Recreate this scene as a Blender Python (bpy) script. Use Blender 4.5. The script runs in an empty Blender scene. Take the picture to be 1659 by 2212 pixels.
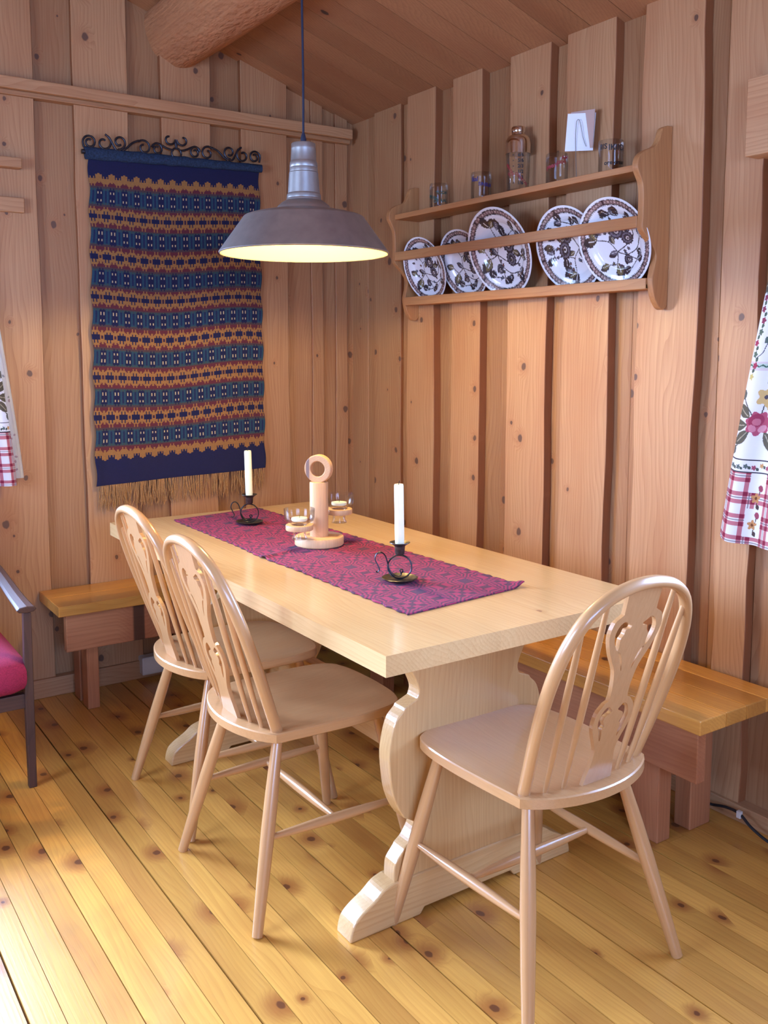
import bpy, bmesh, math, random
import numpy as np
from mathutils import Vector, Matrix
random.seed(7); rng = np.random.default_rng(5)
S = bpy.context.scene; C = S.collection; PI = math.pi

# ------------------------------------------------------------------ camera
F_PX, CY_PX, YAW, PITCH = 1995.2, 968.3, 0.5963, 0.1060
CAM = Vector((-2.3108, -3.6615, 1.3505))
fw = Vector((math.sin(YAW)*math.cos(PITCH), math.cos(YAW)*math.cos(PITCH), -math.sin(PITCH)))
rt = Vector((math.cos(YAW), -math.sin(YAW), 0)); up = rt.cross(fw)
cd = bpy.data.cameras.new('camera'); cam = bpy.data.objects.new('camera', cd); C.objects.link(cam)
cd.sensor_fit = 'VERTICAL'; cd.sensor_height = 24; cd.lens = F_PX/2212*24
cd.shift_y = -(1106-CY_PX)/2212; cd.clip_start = .02
cam.matrix_world = Matrix(((rt.x, up.x, -fw.x, CAM.x), (rt.y, up.y, -fw.y, CAM.y), (rt.z, up.z, -fw.z, CAM.z), (0, 0, 0, 1)))
S.camera = cam

# ------------------------------------------------------------------ view, world, daylight
S.view_settings.view_transform = 'Standard'; S.view_settings.look = 'None'
S.view_settings.gamma = 1; S.view_settings.use_curve_mapping = False
S.view_settings.exposure = 0.1
S.cycles.max_bounces = 10; S.cycles.diffuse_bounces = 3; S.cycles.glossy_bounces = 4
S.cycles.transmission_bounces = 10; S.cycles.transparent_max_bounces = 10
S.cycles.caustics_reflective = False; S.cycles.caustics_refractive = False
S.cycles.sample_clamp_indirect = 6
W = bpy.data.worlds.new('world'); S.world = W; W.use_nodes = True
W.node_tree.nodes['Background'].inputs[0].default_value = (.62, .76, 1, 1)
W.node_tree.nodes['Background'].inputs[1].default_value = .45

def area(name, loc, target, sx, sy, watts, col):
    l = bpy.data.lights.new(name, 'AREA'); l.shape = 'RECTANGLE'; l.size = sx; l.size_y = sy
    l.energy = watts; l.color = col
    o = bpy.data.objects.new(name, l); C.objects.link(o); o.location = loc
    o.rotation_euler = (Vector(target)-Vector(loc)).to_track_quat('-Z', 'Y').to_euler()
    return o
# daylight coming in through the cabin's windows
DAY = (.42, .60, 1); SHADE = (.33, .52, 1)
area('daylight_back_window', (-3.3, 1.75, 2.30), (-1.8, -1.6, .6), 3.4, 2.3, 3300, DAY)
area('daylight_left_window', (-4.02, -1.9, 1.45), (-3, -1.9, 1.1), 1.15, 1.05, 120, DAY)
area('daylight_near_window', (-2.3, -5.72, 1.55), (-2.1, -4, 1.35), 2.0, 1.1, 165, SHADE)
area('daylight_right_window', (.12, -2.78, 1.40), (-1, -2.78, 1.2), 1.0, .95, 125, SHADE)

# ------------------------------------------------------------------ helpers: materials
def lin(r, g=None, b=None):
    if g is None: r, g, b = r
    f = lambda c: (c/255/12.92) if c/255 <= .04045 else ((c/255+.055)/1.055)**2.4
    return (f(r), f(g), f(b))
def mat(name):
    m = bpy.data.materials.new(name); m.use_nodes = True
    nt = m.node_tree; return m, nt, nt.nodes['Principled BSDF']
class N:
    def __init__(s, nt): s.nt = nt
    def add(s, t, **k):
        n = s.nt.nodes.new(t)
        for a, v in k.items(): setattr(n, a, v)
        return n
    def link(s, a, b): s.nt.links.new(a, b)
    def put(s, inp, v):
        if hasattr(v, 'is_linked') or isinstance(v, bpy.types.NodeSocket): s.link(v, inp)
        else: inp.default_value = v
    def math(s, op, a, b=0.0, c=0.0):
        n = s.add('ShaderNodeMath', operation=op)
        for i, v in enumerate((a, b, c)): s.put(n.inputs[i], v)
        return n.outputs[0]
    def rng(s, v, a, b, c, d, smooth=False):
        n = s.add('ShaderNodeMapRange'); n.interpolation_type = 'SMOOTHSTEP' if smooth else 'LINEAR'
        for i, x in enumerate((v, a, b, c, d)): s.put(n.inputs[i], x)
        return n.outputs[0]
    def vec(s, x, y, z=0.0):
        n = s.add('ShaderNodeCombineXYZ')
        for i, v in enumerate((x, y, z)): s.put(n.inputs[i], v)
        return n.outputs[0]
    def noise(s, v, scale=1.0, detail=2.0, rough=.5):
        n = s.add('ShaderNodeTexNoise'); s.link(v, n.inputs['Vector'])
        n.inputs['Scale'].default_value = scale; n.inputs['Detail'].default_value = detail; n.inputs['Roughness'].default_value = rough
        return n.outputs[0]
    def mix(s, f, a, b, mode='MIX'):
        n = s.add('ShaderNodeMix', data_type='RGBA', blend_type=mode)
        s.put(n.inputs[0], f)
        for i, v in ((6, a), (7, b)):
            if isinstance(v, tuple): n.inputs[i].default_value = (*v[:3], 1)
            else: s.link(v, n.inputs[i])
        return n.outputs[2]

def wood(name, light, dark, red, knotcol=(62, 44, 38), cell=.19, kr=.075, keep=.55, rough=.5, coat=0.0, ringf=70, ringw=.30, streak=.35, tint=.22, blotch=.5, aged=(120, 66, 40), spec=.4, flame=.38, reach=3.6):
    m, nt, b = mat(name); n = N(nt)
    at = n.add('ShaderNodeAttribute', attribute_name='g'); sp = n.add('ShaderNodeSeparateXYZ'); n.link(at.outputs['Vector'], sp.inputs[0])
    u, v, w = sp.outputs
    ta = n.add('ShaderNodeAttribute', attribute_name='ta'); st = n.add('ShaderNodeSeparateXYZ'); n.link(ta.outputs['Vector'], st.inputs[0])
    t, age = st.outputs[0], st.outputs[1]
    # sparse knots
    kv = n.vec(n.math('MULTIPLY', u, .8/cell), n.math('MULTIPLY', v, 1/cell))
    vo = n.add('ShaderNodeTexVoronoi', voronoi_dimensions='2D'); n.link(kv, vo.inputs['Vector']); vo.inputs['Scale'].default_value = 1
    d = vo.outputs['Distance']; sc = n.add('ShaderNodeSeparateColor'); n.link(vo.outputs['Color'], sc.inputs[0])
    kp = n.math('LESS_THAN', sc.outputs[0], keep)
    wob = n.math('MULTIPLY', n.math('SUBTRACT', n.noise(kv, 9, 1), .5), .05)
    d = n.math('ADD', d, wob)
    r = n.math('MULTIPLY', n.math('ADD', sc.outputs[1], .35), kr)
    kn = n.math('MULTIPLY', n.rng(n.math('DIVIDE', d, r), .75, 1.15, 1, 0, True), kp)
    halo = n.math('MULTIPLY', n.rng(n.math('DIVIDE', d, r), 1.0, reach, 1, 0, True), kp)
    # growth rings
    wp = n.noise(n.vec(n.math('MULTIPLY', u, 1.3), n.math('MULTIPLY', v, 6), n.math('MULTIPLY', w, 6)), 1, 2)
    ph = n.math('ADD', n.math('MULTIPLY', n.math('ADD', v, w), ringf), n.math('MULTIPLY', wp, 11))
    ph = n.math('ADD', ph, n.math('MULTIPLY', halo, 2.2))
    rg = n.math('FRACT', ph); rg = n.math('POWER', rg, 2.2)
    sk = n.noise(n.vec(n.math('MULTIPLY', u, 3.5), n.math('MULTIPLY', v, 190), n.math('MULTIPLY', w, 190)), 1, 3, .6)
    f = n.math('ADD', n.math('MULTIPLY', rg, ringw), n.math('MULTIPLY', n.rng(sk, .35, .75, 0, 1), streak))
    col = n.mix(f, lin(light), lin(dark))
    bl = n.noise(n.vec(n.math('MULTIPLY', u, 1.6), n.math('MULTIPLY', v, 7), n.math('MULTIPLY', w, 7)), 1, 3)
    col = n.mix(n.math('MULTIPLY', n.rng(bl, .42, .75, 0, 1), blotch), col, lin(red))
    tv = n.rng(t, 0, 1, 1-tint, 1+tint*.55)
    col = n.mix(1.0, col, n.vec(tv, n.math('POWER', tv, 1.15), n.math('POWER', tv, 1.3)), 'MULTIPLY')
    col = n.mix(age, col, lin(aged))  # older reddish wood, with edge shade mixed into the same colour
    col = n.mix(n.math('MULTIPLY', halo, flame), col, lin(red))
    col = n.mix(n.math('MULTIPLY', kn, .9), col, lin(knotcol))
    n.link(col, b.inputs['Base Color'])
    b.inputs['Roughness'].default_value = rough; b.inputs['Specular IOR Level'].default_value = spec
    b.inputs['Coat Weight'].default_value = coat; b.inputs['Coat Roughness'].default_value = .17
    bp = n.add('ShaderNodeBump'); bp.inputs['Strength'].default_value = .16; bp.inputs['Distance'].default_value = .0015
    n.link(n.math('ADD', sk, n.math('MULTIPLY', rg, .4)), bp.inputs['Height']); n.link(bp.outputs[0], b.inputs['Normal'])
    return m
def plain(name, col, rough=.5, metal=0, noise=0.0, nscale=40, coat=0.0, spec=.5):
    m, nt, b = mat(name); n = N(nt)
    tc = n.add('ShaderNodeTexCoord'); nz = n.noise(tc.outputs['Object'], nscale, 3)
    c = n.mix(n.rng(nz, .3, .7, 0, 1), tuple(x*(1-noise) for x in lin(col)), tuple(min(1, x*(1+noise)) for x in lin(col)))
    n.link(c, b.inputs['Base Color']); b.inputs['Roughness'].default_value = rough; b.inputs['Metallic'].default_value = metal
    b.inputs['Coat Weight'].default_value = coat; b.inputs['Specular IOR Level'].default_value = spec
    return m
def painted(name, rough=.8, weave=0.0, sheen=0.0, coat=0.0, trans=0.0, wscale=900):
    """colour comes from the point colours the builder computes (dyed yarn, printed cloth, glaze)"""
    m, nt, b = mat(name); n = N(nt)
    at = n.add('ShaderNodeAttribute', attribute_name='paint'); n.link(at.outputs['Color'], b.inputs['Base Color'])
    b.inputs['Roughness'].default_value = rough; b.inputs['Sheen Weight'].default_value = sheen
    b.inputs['Coat Weight'].default_value = coat; b.inputs['Coat Roughness'].default_value = .06
    if weave:
        tc = n.add('ShaderNodeTexCoord'); bp = n.add('ShaderNodeBump'); bp.inputs['Strength'].default_value = weave; bp.inputs['Distance'].default_value = .002
        n.link(n.noise(tc.outputs['Object'], wscale, 2), bp.inputs['Height']); n.link(bp.outputs[0], b.inputs['Normal'])
    if trans:
        tr = n.add('ShaderNodeBsdfTranslucent'); n.link(at.outputs['Color'], tr.inputs[0])
        mx = n.add('ShaderNodeMixShader'); mx.inputs[0].default_value = trans
        out = nt.nodes['Material Output']; n.link(b.outputs[0], mx.inputs[1]); n.link(tr.outputs[0], mx.inputs[2]); n.link(mx.outputs[0], out.inputs[0])
    return m
def glass(name, col=(1, 1, 1), rough=.02):
    m, nt, b = mat(name); n = N(nt)
    b.inputs['Base Color'].default_value = (*col, 1); b.inputs['Transmission Weight'].default_value = 1
    b.inputs['Roughness'].default_value = rough; b.inputs['IOR'].default_value = 1.45
    # thin glass lets direct light through instead of casting a black shadow
    lp = n.add('ShaderNodeBsdfTransparent'); fr = n.add('ShaderNodeFresnel'); fr.inputs[0].default_value = 1.4
    gl = n.add('ShaderNodeBsdfGlossy'); gl.inputs['Roughness'].default_value = rough
    lp.inputs[0].default_value = (.985, .99, .99, 1)
    mx = n.add('ShaderNodeMixShader'); n.link(n.math('MINIMUM', n.math('MULTIPLY', fr.outputs[0], .6), .7), mx.inputs[0])
    n.link(lp.outputs[0], mx.inputs[1]); n.link(gl.outputs[0], mx.inputs[2])
    n.link(mx.outputs[0], nt.nodes['Material Output'].inputs[0])
    return m
def emit(name, col, strength):
    m, nt, b = mat(name); b.inputs['Base Color'].default_value = (*col, 1)
    b.inputs['Emission Color'].default_value = (*col, 1); b.inputs['Emission Strength'].default_value = strength
    return m

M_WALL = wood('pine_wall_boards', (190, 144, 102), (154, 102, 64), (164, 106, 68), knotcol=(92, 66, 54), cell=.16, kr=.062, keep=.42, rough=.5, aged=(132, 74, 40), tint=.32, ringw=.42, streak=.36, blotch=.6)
M_CEIL = wood('pine_ceiling_boards', (174, 124, 84), (138, 88, 58), (146, 90, 60), cell=.24, kr=.05, keep=.35, rough=.55, tint=.2)
M_FLOOR = wood('varnished_floor_boards', (218, 158, 72), (180, 114, 46), (146, 78, 34), knotcol=(96, 52, 28), cell=.155, kr=.06, keep=.55, rough=.34, coat=.25, tint=.2, ringw=.3, streak=.3, blotch=.5, flame=.75, reach=5.5)
M_TABLE = wood('waxed_pine_table', (218, 178, 122), (192, 142, 86), (190, 136, 80), knotcol=(140, 96, 66), cell=.5, kr=.02, keep=.3, rough=.38, coat=.8, tint=.12, ringw=.3, streak=.35, blotch=.3)
M_BENCH = wood('lacquered_bench_pine', (214, 152, 70), (176, 108, 44), (150, 88, 36), knotcol=(84, 46, 26), cell=.3, kr=.06, keep=.4, rough=.32, coat=.35, tint=.3)
M_APRON = wood('bench_apron_pine', (184, 122, 82), (146, 84, 54), (140, 76, 52), knotcol=(60, 36, 28), cell=.25, kr=.06, keep=.45, rough=.4, coat=.15, tint=.2)
M_BEECH = wood('lacquered_beech', (198, 148, 98), (174, 122, 74), (178, 126, 78), cell=1, kr=.001, keep=0, rough=.34, coat=.8, tint=.1, ringf=45, ringw=.12, streak=.3, blotch=.3)
M_SHELF = wood('oiled_shelf_pine', (196, 142, 92), (158, 100, 58), (164, 98, 58), cell=.4, kr=.04, keep=.25, rough=.5, tint=.14, ringf=50)
M_TURN = wood('turned_pine', (226, 178, 128), (200, 144, 94), (206, 150, 104), knotcol=(120, 96, 92), cell=.09, kr=.07, keep=.3, rough=.5, tint=.08, ringf=110)
M_DARKW = wood('dark_stained_wood', (74, 48, 40), (42, 28, 26), (62, 38, 32), cell=1, kr=.001, keep=0, rough=.5, coat=.08, tint=.1)
M_LOG = wood('hewn_log', (196, 140, 96), (150, 96, 62), (160, 98, 66), cell=.4, kr=.05, keep=.3, rough=.75, tint=.1, ringw=.15, streak=.6)
_nt = M_LOG.node_tree; _n = N(_nt); _tc = _n.add('ShaderNodeTexCoord'); _b = _n.add('ShaderNodeBump'); _b.inputs['Strength'].default_value = .8; _b.inputs['Distance'].default_value = .012
_mp = _n.add('ShaderNodeMapping'); _mp.inputs['Scale'].default_value = (55, 22, 55); _n.link(_tc.outputs['Object'], _mp.inputs[0])
_n.link(_n.noise(_mp.outputs[0], 1, 2), _b.inputs['Height']); _n.link(_b.outputs[0], _nt.nodes['Principled BSDF'].inputs['Normal'])
M_DARKGAP = plain('dark_gap', (38, 24, 18), .9)
M_IRON = plain('black_wrought_iron', (58, 58, 66), .4, .8, .3, 60)
M_IRONW = plain('worn_iron', (92, 84, 76), .42, .85, .45, 90)
M_STEEL = plain('brushed_grey_steel', (168, 166, 164), .42, .85, .08, 30)
M_ENAM = plain('white_enamel', (250, 228, 112), .35)
M_BULB = emit('glowing_bulb', (1.0, .86, .52), 16)
M_CORD = plain('dark_blue_cord', (26, 32, 56), .7)
M_WAX = plain('ivory_wax', (240, 232, 196), .45, 0, .03); M_WAX.node_tree.nodes['Principled BSDF'].inputs['Subsurface Weight'].default_value = .15
M_WICK = plain('burnt_wick', (40, 36, 34), .9)
M_GLASS = glass('clear_glass')
M_CHROME = plain('polished_steel_cap', (214, 200, 186), .16, 1)
M_WHITE = plain('white_card', (238, 242, 248), .6)
M_GREYB = plain('grey_board', (190, 160, 150), .6)
M_WIRE = plain('thin_grey_wire', (120, 116, 116), .35, .9)
M_BLACKINK = plain('black_print', (18, 18, 28), .5)
M_REDINK = plain('red_print', (150, 20, 44), .5)
M_BLUEINK = plain('blue_print', (26, 34, 120), .5)
M_GREENINK = plain('green_print', (16, 72, 66), .5)
M_MAGENTA = plain('magenta_wool', (142, 28, 66), .9, 0, .22, 260)
M_SOCKET = plain('white_plastic', (206, 196, 186), .45)
M_BLACKCAB = plain('black_cable', (26, 26, 30), .5)
M_ROD = plain('teal_wool_sleeve', (24, 44, 70), .85, 0, .5, 160)
M_FRINGE = plain('tan_fringe_yarn', (176, 128, 78), .9, 0, .3, 300)
M_TAP = painted('woven_wool_tapestry', .95, .6, .05, wscale=1300)
M_RUN = painted('woven_runner', .85, .5, .03, wscale=1100)
M_CURT = painted('printed_curtain_cotton', .8, .15, .1, trans=.35)
M_PLATE = painted('glazed_transferware', .16, 0, 0, .8)

# ------------------------------------------------------------------ helpers: meshes
class MB:
    """collects pieces; keeps a grain coordinate per point and (tint, age) per face"""
    def __init__(s): s.v = []; s.g = []; s.f = []; s.ta = []; s.mi = []; s.sm = []
    def piece(s, verts, faces, axis='z', tint=None, age=0.0, mi=0, smooth=False, gl=None, ages=None):
        o = len(s.v); tint = random.random() if tint is None else tint
        off = Vector((random.random()*30, random.random()*30, random.random()*30))
        for i, p in enumerate(verts):
            p = Vector(p); s.v.append(p)
            if gl is not None: q = Vector(gl[i])
            else: q = {'x': Vector((p.x, p.y, p.z)), 'y': Vector((p.y, p.x, p.z)), 'z': Vector((p.z, p.x, p.y))}[axis]
            s.g.append(q+off)
        for k, f in enumerate(faces):
            s.f.append([i+o for i in f]); s.ta.append((tint, ages[k] if ages else age, 0)); s.mi.append(mi); s.sm.append(smooth)
        return s
    def box(s, x0, x1, y0, y1, z0, z1, axis='x', **k):
        v = [(x, y, z) for z in (z0, z1) for y in (y0, y1) for x in (x0, x1)]
        return s.piece(v, [(0, 2, 3, 1), (4, 5, 7, 6), (0, 1, 5, 4), (2, 6, 7, 3), (0, 4, 6, 2), (1, 3, 7, 5)], axis, **k)
    def prism(s, poly, fn, a, b, axis='z', **k):
        """poly: 2D points; fn(p,q,t) -> 3D ; extruded from t=a to t=b"""
        n = len(poly); v = [fn(p, q, a) for p, q in poly]+[fn(p, q, b) for p, q in poly]
        ar = sum(poly[i][0]*poly[(i+1) % n][1]-poly[(i+1) % n][0]*poly[i][1] for i in range(n))
        f = [list(range(n)), list(range(2*n-1, n-1, -1))]+[(i, i+n, (i+1) % n+n, (i+1) % n) for i in range(n)]
        return s.piece(v, f, axis, **k)
    def tube(s, pts, rad, n=12, caps=True, flat=None, smooth=True, nrm=None, **k):
        pts = [Vector(p) for p in pts]; m = len(pts)
        if not hasattr(rad, '__len__'): rad = [rad]*m
        V = []; G = []; Fs = []; L = 0
        tang = []
        for i in range(m):
            t = (pts[min(i+1, m-1)]-pts[max(i-1, 0)]); tang.append(t.normalized() if t.length > 1e-9 else Vector((0, 0, 1)))
        a = Vector(nrm) if nrm else (Vector((0, 0, 1)) if abs(tang[0].z) < .9 else Vector((1, 0, 0)))
        for i in range(m):
            if i: L += (pts[i]-pts[i-1]).length
            a = (a-tang[i]*a.dot(tang[i])).normalized(); b = tang[i].cross(a)
            r = rad[i]; ra, rb = (r if hasattr(r, '__len__') else (r, r*(flat or 1)))
            for j in range(n):
                c, q = math.cos(2*PI*j/n), math.sin(2*PI*j/n)
                V.append(pts[i]+a*ra*c+b*rb*q); G.append((L, ra*c, rb*q))
        for i in range(m-1):
            for j in range(n):
                Fs.append((i*n+j, i*n+(j+1) % n, (i+1)*n+(j+1) % n, (i+1)*n+j))
        if caps: Fs.append(tuple(range(n-1, -1, -1))); Fs.append(tuple(range((m-1)*n, m*n)))
        return s.piece(V, Fs, gl=G, smooth=smooth, **k)
    def lathe(s, prof, n=40, origin=(0, 0, 0), smooth=True, closed=False, **k):
        o = Vector(origin); V = []; Fs = []; m = len(prof)
        for r, z in prof:
            for j in range(n): V.append(o+Vector((r*math.cos(2*PI*j/n), r*math.sin(2*PI*j/n), z)))
        for i in range(m-1 if not closed else m):
            i2 = (i+1) % m
            for j in range(n): Fs.append((i*n+j, i*n+(j+1) % n, i2*n+(j+1) % n, i2*n+j))
        if not closed:
            if prof[0][0] > 1e-6: Fs.append(tuple(range(n-1, -1, -1)))
            if prof[-1][0] > 1e-6: Fs.append(tuple(range((m-1)*n, m*n)))
        return s.piece(V, Fs, smooth=smooth, **k)
    def build(s, name, mats, parent=None, bevel=0, seg=2, solid=0, merge=False, M=None, fix=True, sharp=38):
        me = bpy.data.meshes.new(name); vs = s.v if M is None else [M @ p for p in s.v]
        me.from_pydata([tuple(p) for p in vs], [], s.f); me.update()
        a = me.attributes.new('g', 'FLOAT_VECTOR', 'POINT'); a.data.foreach_set('vector', [c for p in s.g for c in p])
        t = me.attributes.new('ta', 'FLOAT_VECTOR', 'FACE'); t.data.foreach_set('vector', [c for p in s.ta for c in p])
        for m_ in (mats if isinstance(mats, (list, tuple)) else [mats]): me.materials.append(m_)
        me.polygons.foreach_set('material_index', s.mi); me.polygons.foreach_set('use_smooth', s.sm)
        if fix:
            bm = bmesh.new(); bm.from_mesh(me)
            if merge: bmesh.ops.remove_doubles(bm, verts=bm.verts, dist=1e-5)
            bmesh.ops.recalc_face_normals(bm, faces=bm.faces); bm.to_mesh(me); bm.free()
        if any(s.sm): me.set_sharp_from_angle(angle=math.radians(sharp))
        o = bpy.data.objects.new(name, me); C.objects.link(o)
        if parent: o.parent = parent
        if solid:
            md = o.modifiers.new('thick', 'SOLIDIFY'); md.thickness = solid; md.offset = 0
        if bevel:
            md = o.modifiers.new('bevel', 'BEVEL'); md.width = bevel; md.segments = seg; md.limit_method = 'ANGLE'; md.angle_limit = math.radians(40)
        return o
def thing(name, label, cat, loc=(0, 0, 0), rz=0, group=None):
    o = bpy.data.objects.new(name, None); C.objects.link(o); o.location = loc; o.rotation_euler = (0, 0, rz); o.empty_display_size = .05
    return tag(o, label, cat, group)
def tag(o, label, cat, group=None):
    o['label'] = label; o['category'] = cat
    if group: o['group'] = group
    return o
def struct(o): o['kind'] = 'structure'; return o
def copy_tree(o, parent=None):
    c = o.copy(); C.objects.link(c)
    if parent: c.parent = parent
    for ch in list(o.children): copy_tree(ch, c)
    return c
def smooth_curve(P, n=8, closed=False):
    """Catmull-Rom through points of any dimension"""
    P = [np.array(p, float) for p in P]; m = len(P); out = []
    for i in range(m if closed else m-1):
        p1, p2 = P[i], P[(i+1) % m]
        p0 = P[i-1] if (i or closed) else 2*p1-p2
        p3 = P[(i+2) % m] if (closed or i+2 < m) else 2*p2-p1
        for k in range(n):
            t = k/n; out.append(.5*((2*p1)+(-p0+p2)*t+(2*p0-5*p1+4*p2-p3)*t*t+(-p0+3*p1-3*p2+p3)*t**3))
    if not closed: out.append(P[-1])
    return [tuple(p) for p in out]
def spiral(cx, cy, r0, r1, a0, a1, n=24):
    return [(cx+(r0+(r1-r0)*k/n)*math.cos(a0+(a1-a0)*k/n), cy+(r0+(r1-r0)*k/n)*math.sin(a0+(a1-a0)*k/n)) for k in range(n+1)]
def eval_mesh(cu):
    o = bpy.data.objects.new('tmp', cu); C.objects.link(o); dg = bpy.context.evaluated_depsgraph_get(); dg.update()
    me = bpy.data.meshes.new_from_object(o.evaluated_get(dg)); bpy.data.objects.remove(o); return me
def flat_holes(outlines, extrude):
    """filled 2D outline(s) with holes -> (verts, faces) around z=0"""
    cu = bpy.data.curves.new('tmpc', 'CURVE'); cu.dimensions = '2D'; cu.fill_mode = 'BOTH'; cu.extrude = extrude
    for pl in outlines:
        sp = cu.splines.new('POLY'); sp.points.add(len(pl)-1); sp.use_cyclic_u = True
        for i, (x, y) in enumerate(pl): sp.points[i].co = (x, y, 0, 1)
    me = eval_mesh(cu); v = [tuple(p.co) for p in me.vertices]; f = [tuple(p.vertices) for p in me.polygons]
    bpy.data.meshes.remove(me); bpy.data.curves.remove(cu); return v, f
def text_flat(txt, size, bold=False):
    cu = bpy.data.curves.new('tmpt', 'FONT'); cu.body = txt; cu.size = size; cu.align_x = 'CENTER'; cu.align_y = 'CENTER'; cu.resolution_u = 3
    if bold: cu.offset = size*.025
    me = eval_mesh(cu); v = [tuple(p.co) for p in me.vertices]; f = [tuple(p.vertices) for p in me.polygons]
    bpy.data.meshes.remove(me); bpy.data.curves.remove(cu); return v, f
class Canvas:
    """paints dye / glaze colours into an array; x to the right, y up, units of the cloth"""
    def __init__(s, w, h, res, bg):
        s.w, s.h, s.res = w, h, res; s.nx, s.ny = max(2, int(round(w/res))), max(2, int(round(h/res)))
        s.X, s.Y = np.meshgrid((np.arange(s.nx)+.5)*w/s.nx, (np.arange(s.ny)+.5)*h/s.ny)
        s.a = np.empty((s.ny, s.nx, 3)); s.a[:] = lin(bg)
    def put(s, m, c, f=1.0): s.a[m] = s.a[m]*(1-f)+np.array(lin(c))*f
    def ell(s, cx, cy, rx, ry, ang, c, f=1.0, lobes=0, amp=0):
        ca, sa = math.cos(ang), math.sin(ang); dx, dy = s.X-cx, s.Y-cy
        p, q = (dx*ca+dy*sa)/rx, (-dx*sa+dy*ca)/ry
        rr = np.hypot(p, q)
        if lobes: rr = rr/(1+amp*np.cos(lobes*np.arctan2(q, p)))
        s.put(rr < 1, c, f)
    def leaf(s, x, y, ang, L, Wd, c, vein=None, jag=0):
        ca, sa = math.cos(ang), math.sin(ang); p = ((s.X-x)*ca+(s.Y-y)*sa)/L; q = (-(s.X-x)*sa+(s.Y-y)*ca)/Wd
        prof = np.sin(np.clip(p, 0, 1)*PI)**.8
        if jag: prof = prof*(1-.28*np.abs((p*jag) % 1-.3))
        s.put((p > 0) & (p < 1) & (np.abs(q) < prof), c)
        if vein: s.put((p > .1) & (p < .85) & (np.abs(q) < .09), vein)
    def line(s, pts, wd, c):
        for (x0, y0), (x1, y1) in zip(pts[:-1], pts[1:]):
            d = np.array((x1-x0, y1-y0)); L2 = (d**2).sum()+1e-12
            t = np.clip(((s.X-x0)*d[0]+(s.Y-y0)*d[1])/L2, 0, 1)
            s.put(np.hypot(s.X-x0-t*d[0], s.Y-y0-t*d[1]) < wd/2, c)
    def sample(s, x, y):
        return s.a[np.clip((y/s.h*s.ny).astype(int), 0, s.ny-1), np.clip((x/s.w*s.nx).astype(int), 0, s.nx-1)]
def cloth(name, cv, fn, m, parent=None, solid=.002, alpha=None):
    """one quad per canvas cell; fn(X,Y)->(N,3) world points of the grid corners"""
    nx, ny = cv.nx, cv.ny
    gx, gy = np.meshgrid(np.arange(nx+1)*cv.w/nx, np.arange(ny+1)*cv.h/ny)
    P = fn(gx.ravel(), gy.ravel())
    i = np.arange(nx*ny); r, c = i//nx, i % nx; a = r*(nx+1)+c
    F = np.stack([a, a+1, a+nx+2, a+nx+1], 1)
    me = bpy.data.meshes.new(name); me.from_pydata(P.tolist(), [], F.tolist()); me.update()
    at = me.attributes.new('paint', 'FLOAT_COLOR', 'FACE')
    at.data.foreach_set('color', np.concatenate([cv.a.reshape(-1, 3), np.ones((nx*ny, 1))], 1).ravel())
    me.materials.append(m); me.polygons.foreach_set('use_smooth', [True]*len(me.polygons))
    o = bpy.data.objects.new(name, me); C.objects.link(o)
    if parent: o.parent = parent
    if solid: md = o.modifiers.new('thick', 'SOLIDIFY'); md.thickness = solid; md.offset = 0
    return o

# ================================================================== THE ROOM
EAVE, PITCHR = 2.367, .323           # right-hand eave height, roof slope
XL, YN, RIDGE = -3.9, -5.6, -2.3
def roof_z(x): return EAVE+PITCHR*(-x if x >= RIDGE else (x-2*RIDGE))
def wobble(amp, seed, n):
    r = np.random.default_rng(seed); k = r.normal(size=6); z = np.linspace(0, 1, n); o = np.zeros(n)
    for j, a in enumerate(k): o += a*np.sin((j+1)*PI*z*2.1+j*1.7)/(j+1.5)
    return o*amp
def board(mb, plane, a0, a1, d0, d1, z0, z1a, z1b, wob=0.0, age=(0, .0), seed=0, tint=None, open_side=None):
    """upright wall board. plane 'x': wall x=const (a along y) ; 'y': wall y=const (a along x).
    d0 = back depth, d1 = front depth (distance into the room)"""
    n = 18 if wob else 2
    e0 = a0+wobble(wob, seed*2+1, n); e1 = a1+wobble(wob, seed*2+2, n)
    V = []; G = []
    for i in range(n):
        t = i/(n-1)
        for a, d, zt in ((e0[i], d0, z1a), (e1[i], d0, z1b), (e1[i], d1, z1b), (e0[i], d1, z1a)):
            z = z0+(zt-z0)*t
            V.append((-d, a, z) if plane == 'x' else (a, -d, z)); G.append((z, a, d))
    Fs = []; A = []
    for i in range(n-1):
        o, q = i*4, i*4+4
        for j, ag in ((0, 0), (1, age[1]), (2, 0), (3, age[0])):  # side faces darkened: older wood plus painted-in shade of the board edges
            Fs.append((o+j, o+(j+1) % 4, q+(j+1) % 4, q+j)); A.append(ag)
    Fs += [(3, 2, 1, 0), tuple(range((n-1)*4, n*4))]; A += [0, 0]
    mb.piece(V, Fs, gl=G, ages=A, tint=tint)

# floor: boards run along the long wall
FW_ = .0652
mb = MB(); x = -1.15+FW_*18
k = 0
while x > XL:
    gap0, gap1 = [(.0025 if q % 6 == 0 else .0013 if q % 3 == 0 else .0008) for q in (k, k+1)]
    ys = [YN, YN+random.uniform(.3, 5.0), 0] if random.random() < .6 else [YN, 0]
    for ya, yb in zip(ys[:-1], ys[1:]):
        mb.box(max(x-FW_+gap1, XL-.02), min(x-gap0, .04), ya+.0005, yb-.0005+(.03 if yb == 0 else 0), -.022, 0, axis='y', tint=random.random())
    x -= FW_; k += 1
mb.box(XL-.05, .05, YN-.05, .05, -.06, -.023, mi=1)
floor = struct(mb.build('floor', [M_FLOOR, M_DARKGAP]))

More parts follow.
